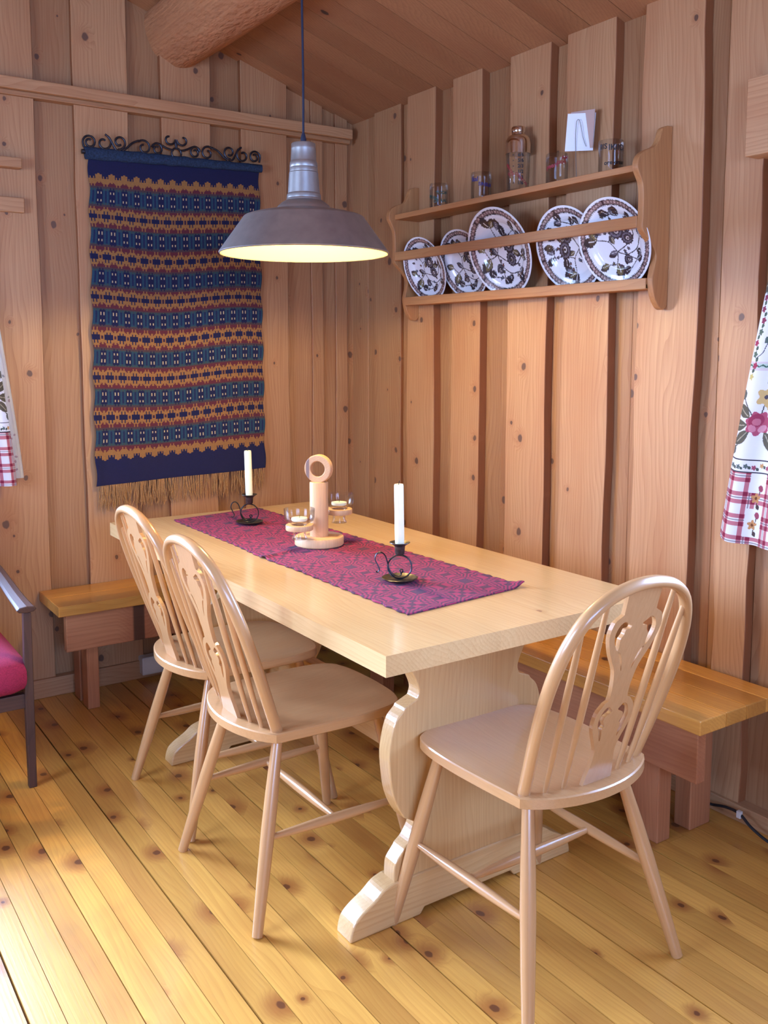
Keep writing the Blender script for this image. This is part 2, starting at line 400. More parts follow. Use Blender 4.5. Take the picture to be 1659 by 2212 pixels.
# right wall (x = 0): boards on boards
mb = MB()
WT = 2.395
for i, (a, b) in enumerate([(-.13, .03), (-.30, -.13), (-.52, -.30), (-.72, -.52), (-.87, -.72), (-1.04, -.87), (-1.21, -1.04), (-1.36, -1.21), (-1.49, -1.36), (-1.66, -1.49), (-1.82, -1.66), (-1.98, -1.82), (-2.14, -1.98)]):
    board(mb, 'x', a, b, -.03, .0, 0, WT, WT, seed=i, tint=random.uniform(.1, .55))
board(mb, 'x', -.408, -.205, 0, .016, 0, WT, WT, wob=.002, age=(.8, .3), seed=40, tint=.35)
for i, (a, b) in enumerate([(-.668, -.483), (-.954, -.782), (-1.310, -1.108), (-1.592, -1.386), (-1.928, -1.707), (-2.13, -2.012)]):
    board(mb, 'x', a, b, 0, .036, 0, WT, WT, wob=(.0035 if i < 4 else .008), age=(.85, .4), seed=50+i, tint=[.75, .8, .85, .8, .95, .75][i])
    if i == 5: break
# around the right-hand window
WY0, WY1, WZ0, WZ1 = -2.24, -3.30, .86, 1.86
board(mb, 'x', -2.24, -2.13, -.03, .004, 0, WT, WT, seed=71, tint=.2)
for i in range(6):
    a = -2.24-.18*i
    board(mb, 'x', a-.18, a, -.03, .0 if i % 2 else .02, 0, WZ0, WZ0, seed=80+i, tint=.4)
    board(mb, 'x', a-.18, a, -.03, .0 if i % 2 else .02, WZ1, WT, WT, seed=90+i, tint=.4)
a = -3.32
while a > YN-.1:
    board(mb, 'x', a-.2, a, -.03, 0 if int(a*7) % 2 else .025, 0, WT, WT, seed=int(-a*10), tint=.5); a -= .2
struct(mb.build('wall_right', M_WALL, bevel=.0015, seg=1))

# back wall (y = 0), the gable
mb = MB()
def gable(a, b, d0, d1, z0=0, wob=0, age=(0, 0), seed=0, tint=None, ztop=None):
    za, zb = (roof_z(a)+.012, roof_z(b)+.012) if ztop is None else (ztop, ztop)
    board(mb, 'y', a, b, d0, d1, z0, za, zb, wob=wob, age=age, seed=seed, tint=tint)
for i, (a, b) in enumerate([(-.16, .02), (-.36, -.16), (-.56, -.36), (-.72, -.56), (-.905, -.72), (-1.06, -.905), (-1.245, -1.06), (-1.42, -1.245), (-1.62, -1.42)]):
    gable(a, b, -.03, 0, seed=110+i, tint=[.3, .45, .25, .15, .3, .12, .2, .25, .2][i])
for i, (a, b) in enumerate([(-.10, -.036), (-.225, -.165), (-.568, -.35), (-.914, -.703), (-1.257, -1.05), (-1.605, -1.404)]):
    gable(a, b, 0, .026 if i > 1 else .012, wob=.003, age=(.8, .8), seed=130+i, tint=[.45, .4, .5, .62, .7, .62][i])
a = -1.62
for i in range(9):
    gable(a-.2, a, -.03, 0 if i % 2 else .02, ztop=.88, seed=150+i, tint=.4); gable(a-.2, a, -.03, 0 if i % 2 else .02, z0=1.88, seed=170+i, tint=.4); a -= .2
while a > XL-.1:
    b = max(a-.22, XL-.1); gable(b, a, -.03, .01 if int(a*9) % 2 else 0, seed=int(-a*20), tint=.4); a -= .22
struct(mb.build('wall_back', M_WALL, bevel=.0015, seg=1))

# left and near walls (behind the camera's view), each with a window opening
mb = MB()
for a0, a1, z0, z1 in ((YN, -2.53, 0, 2.72), (-2.53, -1.27, 0, .88), (-2.53, -1.27, 2.02, 2.72), (-1.27, .03, 0, 2.72)):
    a = a0
    while a < a1-.01:
        b = min(a+.2, a1); mb.box(XL-.04, XL+(.02 if int(a*10) % 2 else 0), a, b, z0, z1, axis='z'); a = b
struct(mb.build('wall_left', M_WALL))
mb = MB()
for a0, a1, z0, z1 in ((XL, -3.35, 0, None), (-3.35, -1.25, 0, .98), (-3.35, -1.25, 2.12, None), (-1.25, .03, 0, None)):
    a = a0
    while a < a1-.01:
        b = min(a+.2, a1); mb.box(a, b, YN-.04, YN+.0, z0, z1 or min(roof_z(a), roof_z(b)), axis='z'); a = b
struct(mb.build('wall_near', M_WALL))

# ceiling boards running down the slope, the roof's dark underside above
mb = MB(); y = .03
while y > YN-.02:
    w = .138
    for xa, xb in ((.045, RIDGE), (RIDGE, XL-.05)):
        za, zb = (roof_z(xa) if xa <= 0 else EAVE-PITCHR*xa), roof_z(max(xb, XL)) if xb > XL else roof_z(XL)-PITCHR*.05
        y0, y1, g = y-w+.0012, y-.0012, .02
        V = [(xa, y0, za), (xb, y0, zb), (xb, y1, zb), (xa, y1, za), (xa, y0, za+g), (xb, y0, zb+g), (xb, y1, zb+g), (xa, y1, za+g)]
        mb.piece(V, [(0, 1, 2, 3), (7, 6, 5, 4), (0, 4, 5, 1), (1, 5, 6, 2), (2, 6, 7, 3), (3, 7, 4, 0)], axis='x', tint=random.random())
        mb.piece([(p[0], p[1]-.002, p[2]+.022) for p in V[:4]]+[(p[0], p[1]+.002, p[2]+.04) for p in V[:4]], [(0, 1, 2, 3), (7, 6, 5, 4), (0, 4, 5, 1), (1, 5, 6, 2), (2, 6, 7, 3), (3, 7, 4, 0)], mi=1)
    y -= w
struct(mb.build('ceiling', [M_CEIL, M_DARKGAP]))

# roof log half sunk in the ceiling
mb = MB(); n = 40; m = 30
V = []; G = []; Fs = []
lr = np.random.default_rng(3)
for i in range(m):
    y = .0+(YN-.0)*i/(m-1)
    for j in range(n):
        th = 2*PI*j/n; r = .133+.004*math.sin(3*th+y*2)+.0025*math.sin(7*th-y*5)+lr.normal()*.0012
        V.append((-.83+r*math.cos(th), y, 2.612+r*math.sin(th))); G.append((y, r*math.cos(th), r*math.sin(th)))
for i in range(m-1):
    for j in range(n): Fs.append((i*n+j, i*n+(j+1) % n, (i+1)*n+(j+1) % n, (i+1)*n+j))
Fs += [tuple(range(n)), tuple(range((m-1)*n, m*n))]
mb.piece(V, Fs, gl=G, smooth=True, tint=.6)
tag(mb.build('roof_log', M_LOG), 'thick round hewn log running under the sloping ceiling', 'roof beam')

# horizontal rail on the gable wall, baseboards
mb = MB(); mb.box(XL, -.036, -.062, 0, 2.288, 2.330, axis='x', tint=.75); mb.box(XL, -.036, -.042, 0, 2.270, 2.288, axis='x', tint=.35)
struct(mb.build('trim_1', M_WALL, bevel=.003))
mb = MB(); mb.box(XL, -.036, -.040, .0, 0, .075, axis='x', tint=.75)
struct(mb.build('baseboard_back', M_WALL, bevel=.003))
mb = MB(); mb.box(-.048, 0, YN, -.05, 0, .05, axis='y', tint=.5)
struct(mb.build('baseboard_right', M_WALL, bevel=.003))

def window(name, plane, a0, a1, z0, z1, front, back):
    w = thing(name, '', ''); del w['label'], w['category']; struct(w)
    def bx(mb, a, b, c, d, e, f, ax):
        if plane == 'y': mb.box(a, b, c, d, e, f, axis=ax)
        else: mb.box(c, d, a, b, e, f, axis=ax)
    mb = MB(); lo, hi = min(a0, a1), max(a0, a1); c, d = front, back
    al = 'x' if plane == 'y' else 'y'
    bx(mb, lo, hi, c, d, z0, z0+.05, al); bx(mb, lo, hi, c, d, z1-.05, z1, al)
    for q in (lo, (lo+hi)/2-.025, hi-.05): bx(mb, q, q+.05, c, d, z0+.05, z1-.05, 'z')
    mb.build('window_frame', M_WALL, w, bevel=.003)
    mb = MB(); bx(mb, lo+.05, hi-.05, (c+d)/2-.002, (c+d)/2+.002, z0+.05, z1-.05, 'z')
    mb.build('window_pane', M_GLASS, w); return w
w1 = window('window_1', 'y', -3.40, -1.62, .90, 1.87, -.01, .035)
mb = MB(); mb.box(-3.5, -1.455, -.05, 0, 1.852, 1.905, axis='x', tint=.7); mb.build('window_casing', M_WALL, w1, bevel=.003)
mb = MB(); mb.box(-3.5, -1.463, -.07, 0, 2.008, 2.044, axis='x', tint=.6); mb.build('curtain_rail', M_WALL, w1, bevel=.003)
w2 = window('window_2', 'x', -2.25, -3.30, .88, 1.85, -.015, .03)
mb = MB(); mb.box(-.095, 0, -3.4, -2.108, 1.862, 2.062, axis='y', tint=.95); mb.build('window_casing', M_WALL, w2, bevel=.002)
window('window_3', 'x', -2.53, -1.27, .90, 2.0, XL-.03, XL+.01)
window('window_4', 'y', -3.35, -1.25, 1.0, 2.1, YN-.03, YN+.01)

# ================================================================== TABLE
TX0, TX1, TY0, TY1, TZ = -1.3157, -.5115, -2.2021, -.4884, .75
TXC = (TX0+TX1)/2
t = thing('trestle_table', 'long pale pine trestle table with scrolled end boards', 'table', (TXC, (TY0+TY1)/2, 0))
hl = (TY1-TY0)/2; hw = (TX1-TX0)/2
mb = MB()
edges = [-hw, -hw+.155, -hw+.30, -hw+.47, -hw+.63, hw]
for i in range(5): mb.box(edges[i], edges[i+1], -hl, hl, TZ-.044, TZ, axis='y', tint=[.75, .5, .8, .6, .7][i])
mb.build('tabletop', M_TABLE, t)
half = [(.172, .707), (.172, .70), (.186, .60), (.160, .58), (.155, .553), (.163, .535), (.196, .524), (.199, .518), (.222, .494), (.236, .447), (.240, .402), (.231, .329), (.215, .285), (.197, .256), (.170, .240), (.160, .226), (.178, .196), (.198, .180), (.203, .172), (.222, .150), (.226, .13), (.226, .105)]
# scrolled end boards are wider where they meet the top
half = [(.235, .707), (.215, .672), (.185, .62), (.165, .585), (.155, .558), (.160, .538), (.196, .524), (.199, .518), (.222, .494), (.236, .447), (.240, .402), (.231, .329), (.215, .285), (.197, .256), (.170, .240), (.160, .226), (.178, .196), (.198, .180), (.203, .172), (.222, .150), (.226, .13), (.226, .105)]
hc = smooth_curve(half[:6], 4)[:-1]+[half[5], half[6]]+smooth_curve(half[7:14], 4)+smooth_curve(half[14:18], 4)+smooth_curve(half[18:], 3)
poly = hc+[(-x, z) for x, z in reversed(hc)]
foot_h = [(.226, .107), (.255, .098), (.283, .078), (.316, .060), (.338, .042), (.347, .02), (.350, 0), (.150, 0), (.138, .016), (0, .016)]
fcv = smooth_curve(foot_h[:7], 4)+foot_h[7:9]
fpoly = fcv+[(-x, z) for x, z in reversed(fcv)]
for y in (TY0+.252, TY1-.365):
    yl = y-(TY0+TY1)/2
    mb = MB(); mb.prism(poly, lambda p, q, d: (p, d, q), yl-.028, yl+.016, axis='z', tint=.55)
    e = mb.build('end_board', M_TABLE, t, bevel=.003)
    mb = MB(); mb.prism(fpoly, lambda p, q, d: (p, d, q), yl-.032, yl+.030, axis='x', tint=.6)
    mb.build('foot', M_TABLE, t, bevel=.004)
mb = MB(); mb.box(-.022, .022, TY0+.252-(TY0+TY1)/2+.016, TY1-.365-(TY0+TY1)/2-.028, .26, .38, axis='y', tint=.5)
mb.build('stretcher_beam', M_TABLE, t, bevel=.003)

# ---- woven runner
RW, RL = .375, 1.42
cv = Canvas(RW, RL, .0032, (146, 20, 70))
def thread(n, seq):
    out = []; ph = 0
    while len(out) < n:
        for op, cnt in seq:
            for _ in range(cnt):
                if op == 'u': ph += 1
                elif op == 'd': ph -= 1
                elif op == 'h': pass
                out.append(ph)
    return np.array(out[:n])
seq = [('u', 9), ('h', 4), ('u', 2), ('h', 4), ('d', 2), ('h', 4), ('d', 9), ('u', 3), ('h', 9), ('d', 3)]
tx, ty_ = thread(cv.nx, seq), thread(cv.ny, seq)
ppx = (tx[None, :]-ty_[:, None]) % 4
cv.put(ppx < 2, (68, 14, 50))
hx = np.array([sum(1 for k in (-2, -1, 1, 2) if 0 <= i+k < cv.nx and tx[i+k] == tx[i]) for i in range(cv.nx)])
hy = np.array([sum(1 for k in (-2, -1, 1, 2) if 0 <= i+k < cv.ny and ty_[i+k] == ty_[i]) for i in range(cv.ny)])
ax, ay = np.arange(cv.nx), np.arange(cv.ny)
per = sum(c for _, c in seq)
bx_, by_ = (ax % per), (ay % per)
big = ((bx_ >= per-12) & (bx_ < per-2))[None, :] & ((by_ >= per-12) & (by_ < per-2))[:, None]
cv.put(big, (64, 26, 62))
cv.put((rng.random((cv.ny, cv.nx)) < .25), (104, 24, 76), .35)
c_rl, c_rr, c_nl, c_nr = [np.array(p) for p in ((-1.118, -.579), (-.758, -.52), (-1.117, -1.998), (-.722, -1.957))]
def run_pos(X, Y):
    u, v = X/RW, Y/RL
    p = (c_nl[None]*(1-u)[:, None]+c_nr[None]*u[:, None])*(1-v)[:, None]+(c_rl[None]*(1-u)[:, None]+c_rr[None]*u[:, None])*v[:, None]
    edge = np.minimum(u, 1-u)
    p[:, 0] += .0025*np.sin(Y*130+u*3)*np.exp(-edge*30)-.010*np.exp(-((Y-.71)/.12)**2)*np.exp(-u*3)
    z = TZ+.0022+.0012*np.abs(np.sin(Y*110))*np.exp(-edge*20)
    z += .006*np.exp(-((Y-.70-.25*u*RW)/.014)**2)*np.exp(-u*2.2)          # ruck across the left edge
    z += .012*np.exp(-((1-u)/.05)**2-(v/.02)**2)+.0008*np.sin(Y*37)*np.sin(u*6)**2
    return np.stack([p[:, 0], p[:, 1], z], 1)
tag(cloth('table_runner', cv, run_pos, M_RUN, solid=.003), 'magenta and plum woven runner lying along the pine table', 'table runner')

# ================================================================== WINDSOR CHAIRS
def build_chair():
    t = thing('windsor_chair', '', 'chair')
    # seat
    out = smooth_curve([(-.186, -.155), (-.194, -.05), (-.198, .06), (-.192, .15), (-.172, .202), (-.12, .226), (-.04, .234), (.04, .234), (.12, .226), (.172, .202), (.192, .15), (.198, .06), (.194, -.05), (.186, -.155)], 5)
    arc = [(.186*math.cos(a)/1.0, -.155-.068*math.sin(a)) for a in np.linspace(0, PI, 19)][1:-1]
    arc = [(x, -.155-.066*(1-(x/.186)**2)**.8) for x in np.linspace(.186, -.186, 21)[1:-1]]
    outl = out+arc; n = len(outl); cx, cy = 0, .03
    rings = [(1.0, .4525, .0), (.988, .4552, 0), (.95, .4555, 0), (.82, .4530, 0), (.62, .4475, 0), (.38, .4435, 0), (.12, .4425, 0)]
    low = [(1.0, .433, 0), (.985, .4305, 0), (.93, .4285, 0)]
    V = []; G = []; Fs = []
    allr = list(reversed(rings))+low
    for s_, z, _ in allr:
        for x, y in outl: V.append((cx+(x-cx)*s_, cy+(y-cy)*s_, z)); G.append((y*s_, x*s_, z))
    for i in range(len(allr)-1):
        for j in range(n): Fs.append((i*n+j, i*n+(j+1) % n, (i+1)*n+(j+1) % n, (i+1)*n+j))
    Fs += [tuple(range(n)), tuple(range((len(allr)-1)*n, len(allr)*n))]
    mb = MB(); mb.piece(V, Fs, gl=G, smooth=True, tint=.5); o = mb.build('seat', M_BEECH, t)
    # legs and stretchers
    tops = {'rl': (-.135, -.125), 'rr': (.135, -.125), 'fl': (-.150, .150), 'fr': (.150, .150)}
    feet = {'rl': (-.226, -.232), 'rr': (.226, -.232), 'fl': (-.232, .226), 'fr': (.232, .226)}
    def at(k, z):
        a, b = Vector((*tops[k], .432)), Vector((*feet[k], .0)); return a+(b-a)*((.432-z)/.432)
    for k in tops:
        mb = MB(); zs = [.432, .40, .30, .22, .12, .03, .001]
        mb.tube([at(k, z) for z in zs], [.0125, .0135, .0162, .0170, .0155, .0132, .0125], n=16, tint=.5); mb.build('leg', M_BEECH, t)
    def spindle(a, b, r0, r1, name, nn=9):
        a, b = Vector(a), Vector(b); mb = MB()
        mb.tube([a+(b-a)*i/(nn-1) for i in range(nn)], [r0+(r1-r0)*math.sin(PI*i/(nn-1))**.9 for i in range(nn)], n=12, tint=.55); mb.build(name, M_BEECH, t)
    zl = .205
    for s_ in 'lr': spindle(at('r'+s_, zl), at('f'+s_, zl), .0065, .0122, 'stretcher')
    spindle((at('rl', zl)+at('fl', zl))/2, (at('rr', zl)+at('fr', zl))/2, .0065, .0122, 'stretcher')
    # hoop
    hy_ = lambda z: -.142-(z-.452)*.355
    hp = [(-.164, .448), (-.170, .50), (-.180, .58), (-.186, .66), (-.184, .73), (-.170, .795), (-.140, .85), (-.095, .883), (-.045, .898), (0, .902)]
    hp = hp+[(-x, z) for x, z in reversed(hp[:-1])]
    hs = smooth_curve(hp, 5)
    mb = MB(); mb.tube([(x, hy_(z), z) for x, z in hs], [(.0145, .0118)]*len(hs), n=16, nrm=(0, 1, 0), tint=.5); mb.build('back_hoop', M_BEECH, t)
    def hoop_z(x):
        best = max((z for (xx, z) in hs if abs(xx-x) < .012), default=.8); return best
    for x in (-.124, -.080, .080, .124):
        x1 = x*1.19; z1 = hoop_z(x1)-.006
        spindle((x, -.150-.025*(1-(x/.165)**2), .448), (x1, hy_(z1), z1), .0048, .0076, 'spindle', 11)
    # pierced splat
    H = .445
    L = [(.043, 0), (.041, .012), (.038, .03), (.033, .055), (.031, .08), (.037, .10), (.051, .130), (.057, .152), (.053, .178), (.037, .197), (.0275, .201), (.026, .215), (.028, .24), (.036, .272), (.056, .305), (.070, .335), (.0745, .358), (.068, .380), (.053, .390), (.0465, .394), (.047, .42), (.048, H)]
    cL = smooth_curve(L[:10], 3)+smooth_curve(L[10:19], 3)+smooth_curve(L[19:], 3)
    outline = cL+[(-x, z) for x, z in reversed(cL)]
    def mir(h): return [h, [(-x, z) for x, z in reversed(h)]]
    big = smooth_curve([(.026, .372), (.038, .378), (.052, .370), (.0585, .352), (.053, .332), (.041, .315), (.0385, .324), (.040, .340), (.033, .350), (.030, .360), (.019, .361), (.0165, .367)], 4, True)
    tail = smooth_curve([(.038, .312), (.030, .298), (.022, .282), (.0145, .266), (.018, .284), (.024, .299), (.0305, .309)], 4, True)
    sm1 = smooth_curve([(.013, .180), (.023, .187), (.036, .178), (.0435, .158), (.038, .136), (.026, .108), (.024, .121), (.027, .136), (.022, .143), (.0285, .155), (.025, .165), (.014, .170), (.009, .175)], 4, True)
    v, f = flat_holes([outline]+mir(big)+mir(tail)+mir(sm1), .0048)
    V = [(x, -.181-y*.265+d, .448+y) for x, y, d in v]
    mb = MB(); mb.piece(V, f, axis='z', tint=.45); mb.build('splat', M_BEECH, t, merge=True)
    return t
ch = build_chair(); GR = 'beech hoop-back chairs around the table'
ch.location = (-.905, -2.195, 0); ch['group'] = GR
ch['label'] = 'beech hoop-back chair standing at the near end of the table'
cA = copy_tree(ch); cA.location = (-1.196, -1.613, 0); cA.rotation_euler = (0, 0, -PI/2)
cA['label'] = 'beech hoop-back chair on the left long side of the table, nearer the camera'
cB = copy_tree(ch); cB.location = (-1.160, -1.130, 0); cB.rotation_euler = (0, 0, -PI/2)
cB['label'] = 'beech hoop-back chair on the left long side, partly behind another, nearer the tapestry'

# ================================================================== BENCHES
t = thing('bench', 'golden lacquered plank bench along the right wall beside the table', 'bench', (-.23, -1.15, 0))
def rel(t, mb, name, m, bev=.003):
    M = Matrix.Translation(-Vector(t.location)); return mb.build(name, m, t, bevel=bev, M=M)
mb = MB(); ys = (-2.265, -.02)
for i, (a, b) in enumerate([(-.405, -.30), (-.2995, -.215), (-.2145, -.13), (-.1295, -.055)]):
    mb.box(a, b, ys[0], ys[1], .386, .425, axis='y', tint=[.85, .45, .3, .95][i])
rel(t, mb, 'seat_plank', M_BENCH)
mb = MB(); mb.box(-.372, -.338, -2.235, -.33, .238, .3855, axis='y', tint=.5); rel(t, mb, 'apron', M_APRON)
for y in (-2.09, -.75):
    mb = MB(); mb.box(-.338, -.285, y, y+.095, 0, .3855, axis='z', tint=.6); rel(t, mb, 'leg', M_APRON)
    mb = MB(); mb.box(-.205, -.115, y-.005, y+.05, 0, .3855, axis='z', tint=.5); rel(t, mb, 'leg', M_APRON)
t = thing('bench', 'golden plank bench under the tapestry along the back wall', 'bench', (-.95, -.16, 0))
mb = MB()
for i, (a, b) in enumerate([(-.305, -.16), (-.1595, -.03)]): mb.box(-1.455, -.41, a, b, .386, .425, axis='x', tint=[.6, .8][i])
rel(t, mb, 'seat_plank', M_BENCH)
mb = MB(); mb.box(-1.425, -.42, -.285, -.252, .245, .3855, axis='x', tint=.5); rel(t, mb, 'apron', M_APRON)
for x in (-1.345, -.55):
    mb = MB(); mb.box(x, x+.045, -.252, -.185, 0, .3855, axis='z', tint=.6); rel(t, mb, 'leg', M_APRON)
    mb = MB(); mb.box(x, x+.045, -.150, -.075, 0, .3855, axis='z', tint=.4); rel(t, mb, 'leg', M_APRON)

# ================================================================== ARMCHAIR (mostly outside the frame)
AX1, AY0 = -1.648, -.79
t = thing('armchair', 'dark wood armchair with magenta wool cushion by the curtain', 'armchair', (-1.93, -.5, 0))
mb_c = MB()
def rbox(x0, x1, y0, y1, z0, z1, r, n=6):
    """rounded cushion block"""
    V = []; Fs = []; nx = ny = 14; nz = 7
    bm = bmesh.new(); bmesh.ops.create_cube(bm, size=1)
    bmesh.ops.subdivide_edges(bm, edges=bm.edges, cuts=9, use_grid_fill=True)
    cx, cy, cz = (x0+x1)/2, (y0+y1)/2, (z0+z1)/2; hx_, hy2, hz = (x1-x0)/2, (y1-y0)/2, (z1-z0)/2
    for v in bm.verts:
        p = np.array(v.co)*2; q = np.array([p[0]*hx_, p[1]*hy2, p[2]*hz]); inner = np.array([hx_-r, hy2-r, hz-r])
        cl = np.clip(q, -inner, inner); d = q-cl; L = np.linalg.norm(d)
        if L > 1e-9: q = cl+d/L*r
        q[2] += .016*(1-p[0]**2)*(1-p[1]**2)*np.sign(p[2])
        v.co = (q[0]+cx, q[1]+cy, q[2]+cz)
    bm.verts.ensure_lookup_table()
    out = ([tuple(v.co) for v in bm.verts], [[v.index for v in f.verts] for f in bm.faces]); bm.free(); return out
mb = MB(); v, f = rbox(-2.22, -1.665, -.805, -.28, .300, .418, .05); mb.piece(v, f, smooth=True); rel(t, mb, 'seat_cushion', M_MAGENTA, 0)
mb = MB(); v, f = rbox(-2.20, -1.70, -.045, .045, .0, .48, .04)
R_ = Matrix.Translation((0, -.25, .40)) @ Matrix.Rotation(-.22, 4, 'X'); mb.piece([R_ @ Vector(p) for p in v], f, smooth=True); rel(t, mb, 'back_cushion', M_MAGENTA, 0)
for x in (AX1-.025, -2.235):
    mb = MB(); mb.tube([(x, -.775, .001), (x, -.775, .30), (x+(.004 if x > -2 else -.004), -.772, .555)], [.0165, .0185, .0165], n=4, smooth=False, nrm=(1, 1, 0), tint=.4); rel(t, mb, 'leg', M_DARKW, .002)
    mb = MB(); mb.tube([(x, -.20, .001), (x, -.26, .30), (x, -.26, .585)], [.0165, .0185, .016], n=4, smooth=False, nrm=(1, 1, 0), tint=.4); rel(t, mb, 'leg', M_DARKW, .002)
    s_ = smooth_curve([(-.812, .572), (-.76, .575), (-.66, .583), (-.52, .600), (-.36, .618), (-.24, .61)], 5)
    mb = MB(); mb.tube([(x-.004, y, z) for y, z in s_], [(.011, .030-.010*abs(i/(len(s_)-1)-.0)) for i in range(len(s_))], n=8, nrm=(0, 0, 1), tint=.7, smooth=False); rel(t, mb, 'armrest', M_DARKW, .003)
mb = MB(); mb.box(-2.235, AX1-.03, -.775, -.75, .255, .30, axis='x'); mb.box(-2.235, AX1-.03, -.30, -.275, .255, .30, axis='x')
for x in (AX1-.035, -2.245): mb.box(x, x+.02, -.75, -.30, .255, .30, axis='y')
rel(t, mb, 'seat_frame', M_DARKW, .002)

# ================================================================== PENDANT LAMP
LX, LY, LZ, LR = -.948, -1.235, 1.632, .249
zc = roof_z(LX)
t = thing('pendant_lamp', 'grey steel factory-style pendant lamp hanging lit above the table', 'lamp', (LX, LY, LZ))
outer = [(.2490, 0), (.2505, .003), (.2485, .006), (.181, .099), (.176, .1055), (.165, .1105), (.13, .119), (.096, .1245), (.084, .1265), (.081, .130), (.0765, .1365), (.066, .146), (.0545, .1535)]
oc = outer[:3]+[(.2485+(.181-.2485)*k/6, .006+(.093)*k/6) for k in range(1, 6)]+smooth_curve(outer[3:], 4)
mb = MB(); mb.lathe([(r, z) for r, z in oc]+[(r-.0022, z-.0012) for r, z in reversed(oc)], n=72, closed=True)
mb.build('lamp_shade', M_STEEL, t)
inner = [(r-.0028, z-.0018 if z > .01 else .0008) for r, z in oc[2:]]
mb = MB(); mb.lathe(inner, n=72); o = mb.build('shade_lining', M_ENAM, t, fix=False)
bm = bmesh.new(); bm.from_mesh(o.data); bmesh.ops.delete(bm, geom=[f for f in bm.faces if len(f.verts) > 4], context='FACES_ONLY'); bm.to_mesh(o.data); bm.free()
o['label'] = 'cream enamelled inside of the shade'
neck = [(.052, .1525), (.0515, .157), (.0498, .159), (.0498, .170), (.0485, .1725), (.0470, .174), (.0428, .231), (.0428, .233), (.0408, .2345), (.0410, .246), (.0402, .248), (.0408, .250), (.0400, .262), (.0385, .2645), (.0372, .268), (.0358, .300), (.0362, .303), (.0352, .306), (.0352, .315), (.0338, .3175), (.008, .3185)]
mb = MB(); mb.lathe(neck, n=48); o = mb.build('lamp_neck', M_STEEL, t); md = o.modifiers.new('b', 'BEVEL'); md.width = .0006; md.limit_method = 'ANGLE'
mb = MB(); mb.lathe([(.0085, .318), (.0085, .330), (.0055, .342), (.0042, .346)], n=16); mb.build('cord_grip', M_CORD, t)
mb = MB(); mb.tube([(.001*math.sin(k), 0, .345+(zc-LZ-.345)*k/8) for k in range(9)], .0033, n=10); mb.build('cord', M_CORD, t)
mb = MB(); mb.lathe([(0, .058), (.018, .060), (.028, .070), (.030, .082), (.026, .097), (.016, .112), (.014, .126), (.014, .150)], n=24); o = mb.build('bulb', M_BULB, t)
l = bpy.data.lights.new('lamp_light', 'POINT'); l.energy = 36; l.color = (1, .77, .36); l.shadow_soft_size = .03
lo = bpy.data.objects.new('lamp_light', l); C.objects.link(lo); lo.location = (LX, LY, LZ+.045)

# ================================================================== TAPESTRY
TPX0, TPX1, TPZT, TPZB = -1.212, -.492, 2.085, .818
TW, TH = TPX1-TPX0, TPZT-TPZB
cell = TW/168/1.0
cv = Canvas(TW, TH, TW/174, (18, 20, 70))
nx, ny = cv.nx, cv.ny
T = 35*ny/286.0
rowz = (np.arange(ny)[::-1]+.5)                                     # rows counted from the top
topm = .058*ny; span = ny-topm-.085*ny; T = span/7
cc = ((np.arange(nx)+6-3) % 12)-5.5; ac = np.abs(cc)
Rg = np.select([ac < 3, ac < 4, ac < 5], [6, 5, 4], 4)
Rp = np.where(ac == 1.5, 8.2, np.where(ac == 5.5, 5.8, Rg))
def shade_band(rr, k):
    pass
navy, gold, maroon, teal, green, white = (14, 17, 62), (152, 106, 58), (92, 32, 46), (24, 58, 84), (50, 70, 70), (196, 176, 136)
unit = T/35.0
for j in range(ny):
    q = (rowz[j]-topm)/T; k = int(round(q)); r = (rowz[j]-topm-k*T)/unit; ar = abs(r)
    yy = j
    if q < -.02 and k <= 0 and r < 0 or (k >= 7 and r > 0): base = None
    row = np.zeros((nx, 3)); L_ = lambda c: np.array(lin(c))
    if k < 0 or k > 7: row[:] = L_(navy)
    elif (k == 0 and r < -3) or (k == 7 and r > 3): row[:] = L_(navy)
    else:
        # ground colours shading from maroon by the gold bands to teal between them
        if ar < 9: g = L_(maroon)
        elif ar < 10.5: g = .5*L_(maroon)+.5*L_(green)
        elif ar < 12: g = L_(green)
        else: g = L_(teal)
        row[:] = g
        # figures between the bands
        c2 = np.abs(((np.arange(nx)+6-3+6) % 12)-5.5); r2 = abs(17.5-ar)
        row[(c2 <= 3) & (r2 < 6.2)] = L_(navy)
        row[(c2 == 1.5) & (r2 < 7.6)] = L_(navy)
        row[(c2 == 5.5) & (r2 < 5.2)] = L_((20, 34, 74))
        row[(c2 == 4.5) & (r2 < 7)] = L_((32, 70, 90))
        if 2.0 < r2 < 4.2: row[c2 == 1.5] = L_(white)
        gm = (ar <= Rp+.5)
        row[gm] = L_(gold)
        if k in (0, 7):
            s_ = r if k == 0 else -r
            # zig-zag edge: solid navy beyond it
            edge = np.where(ac < 3, 2.0, -1.5); tick = (ac == 1.5) | (ac == 5.5)
            row[(s_ < edge+np.where(tick, -1.6, 0))] = L_(navy)
            row[(s_ < edge-1.6)] = L_(navy)
        else:
            row[(ar <= 2.1) & (ac <= 3.5)] = L_(navy); row[(ar <= 4.7) & (ac == 1.5)] = L_(navy)
            row[(ar <= 1.6) & (ac == 5.5)] = L_((58, 30, 52))
    cv.a[j] = row
cv.a *= (1+.16*(rng.random((ny, nx, 1))-.5))
def tap_pos(X, Y):
    u, v = X/TW, Y/TH
    z = TPZB+Y*(1.0)+.020*u+(.018*np.cos(u*PI*2.2+.4)*np.sin(v*PI))*.6
    x = TPX0+X*(1+.035*(1-v))-.018*(1-v)+.004*np.sin(Y*40)*(np.abs(u-.5)*2)**8
    y = -.036-.008*np.sin(u*PI*3+.6)*(1-v*.7)-.012*(1-v)-.010*np.exp(-((u-.0)/.04)**2)*(1-v)
    return np.stack([x, y, z], 1)
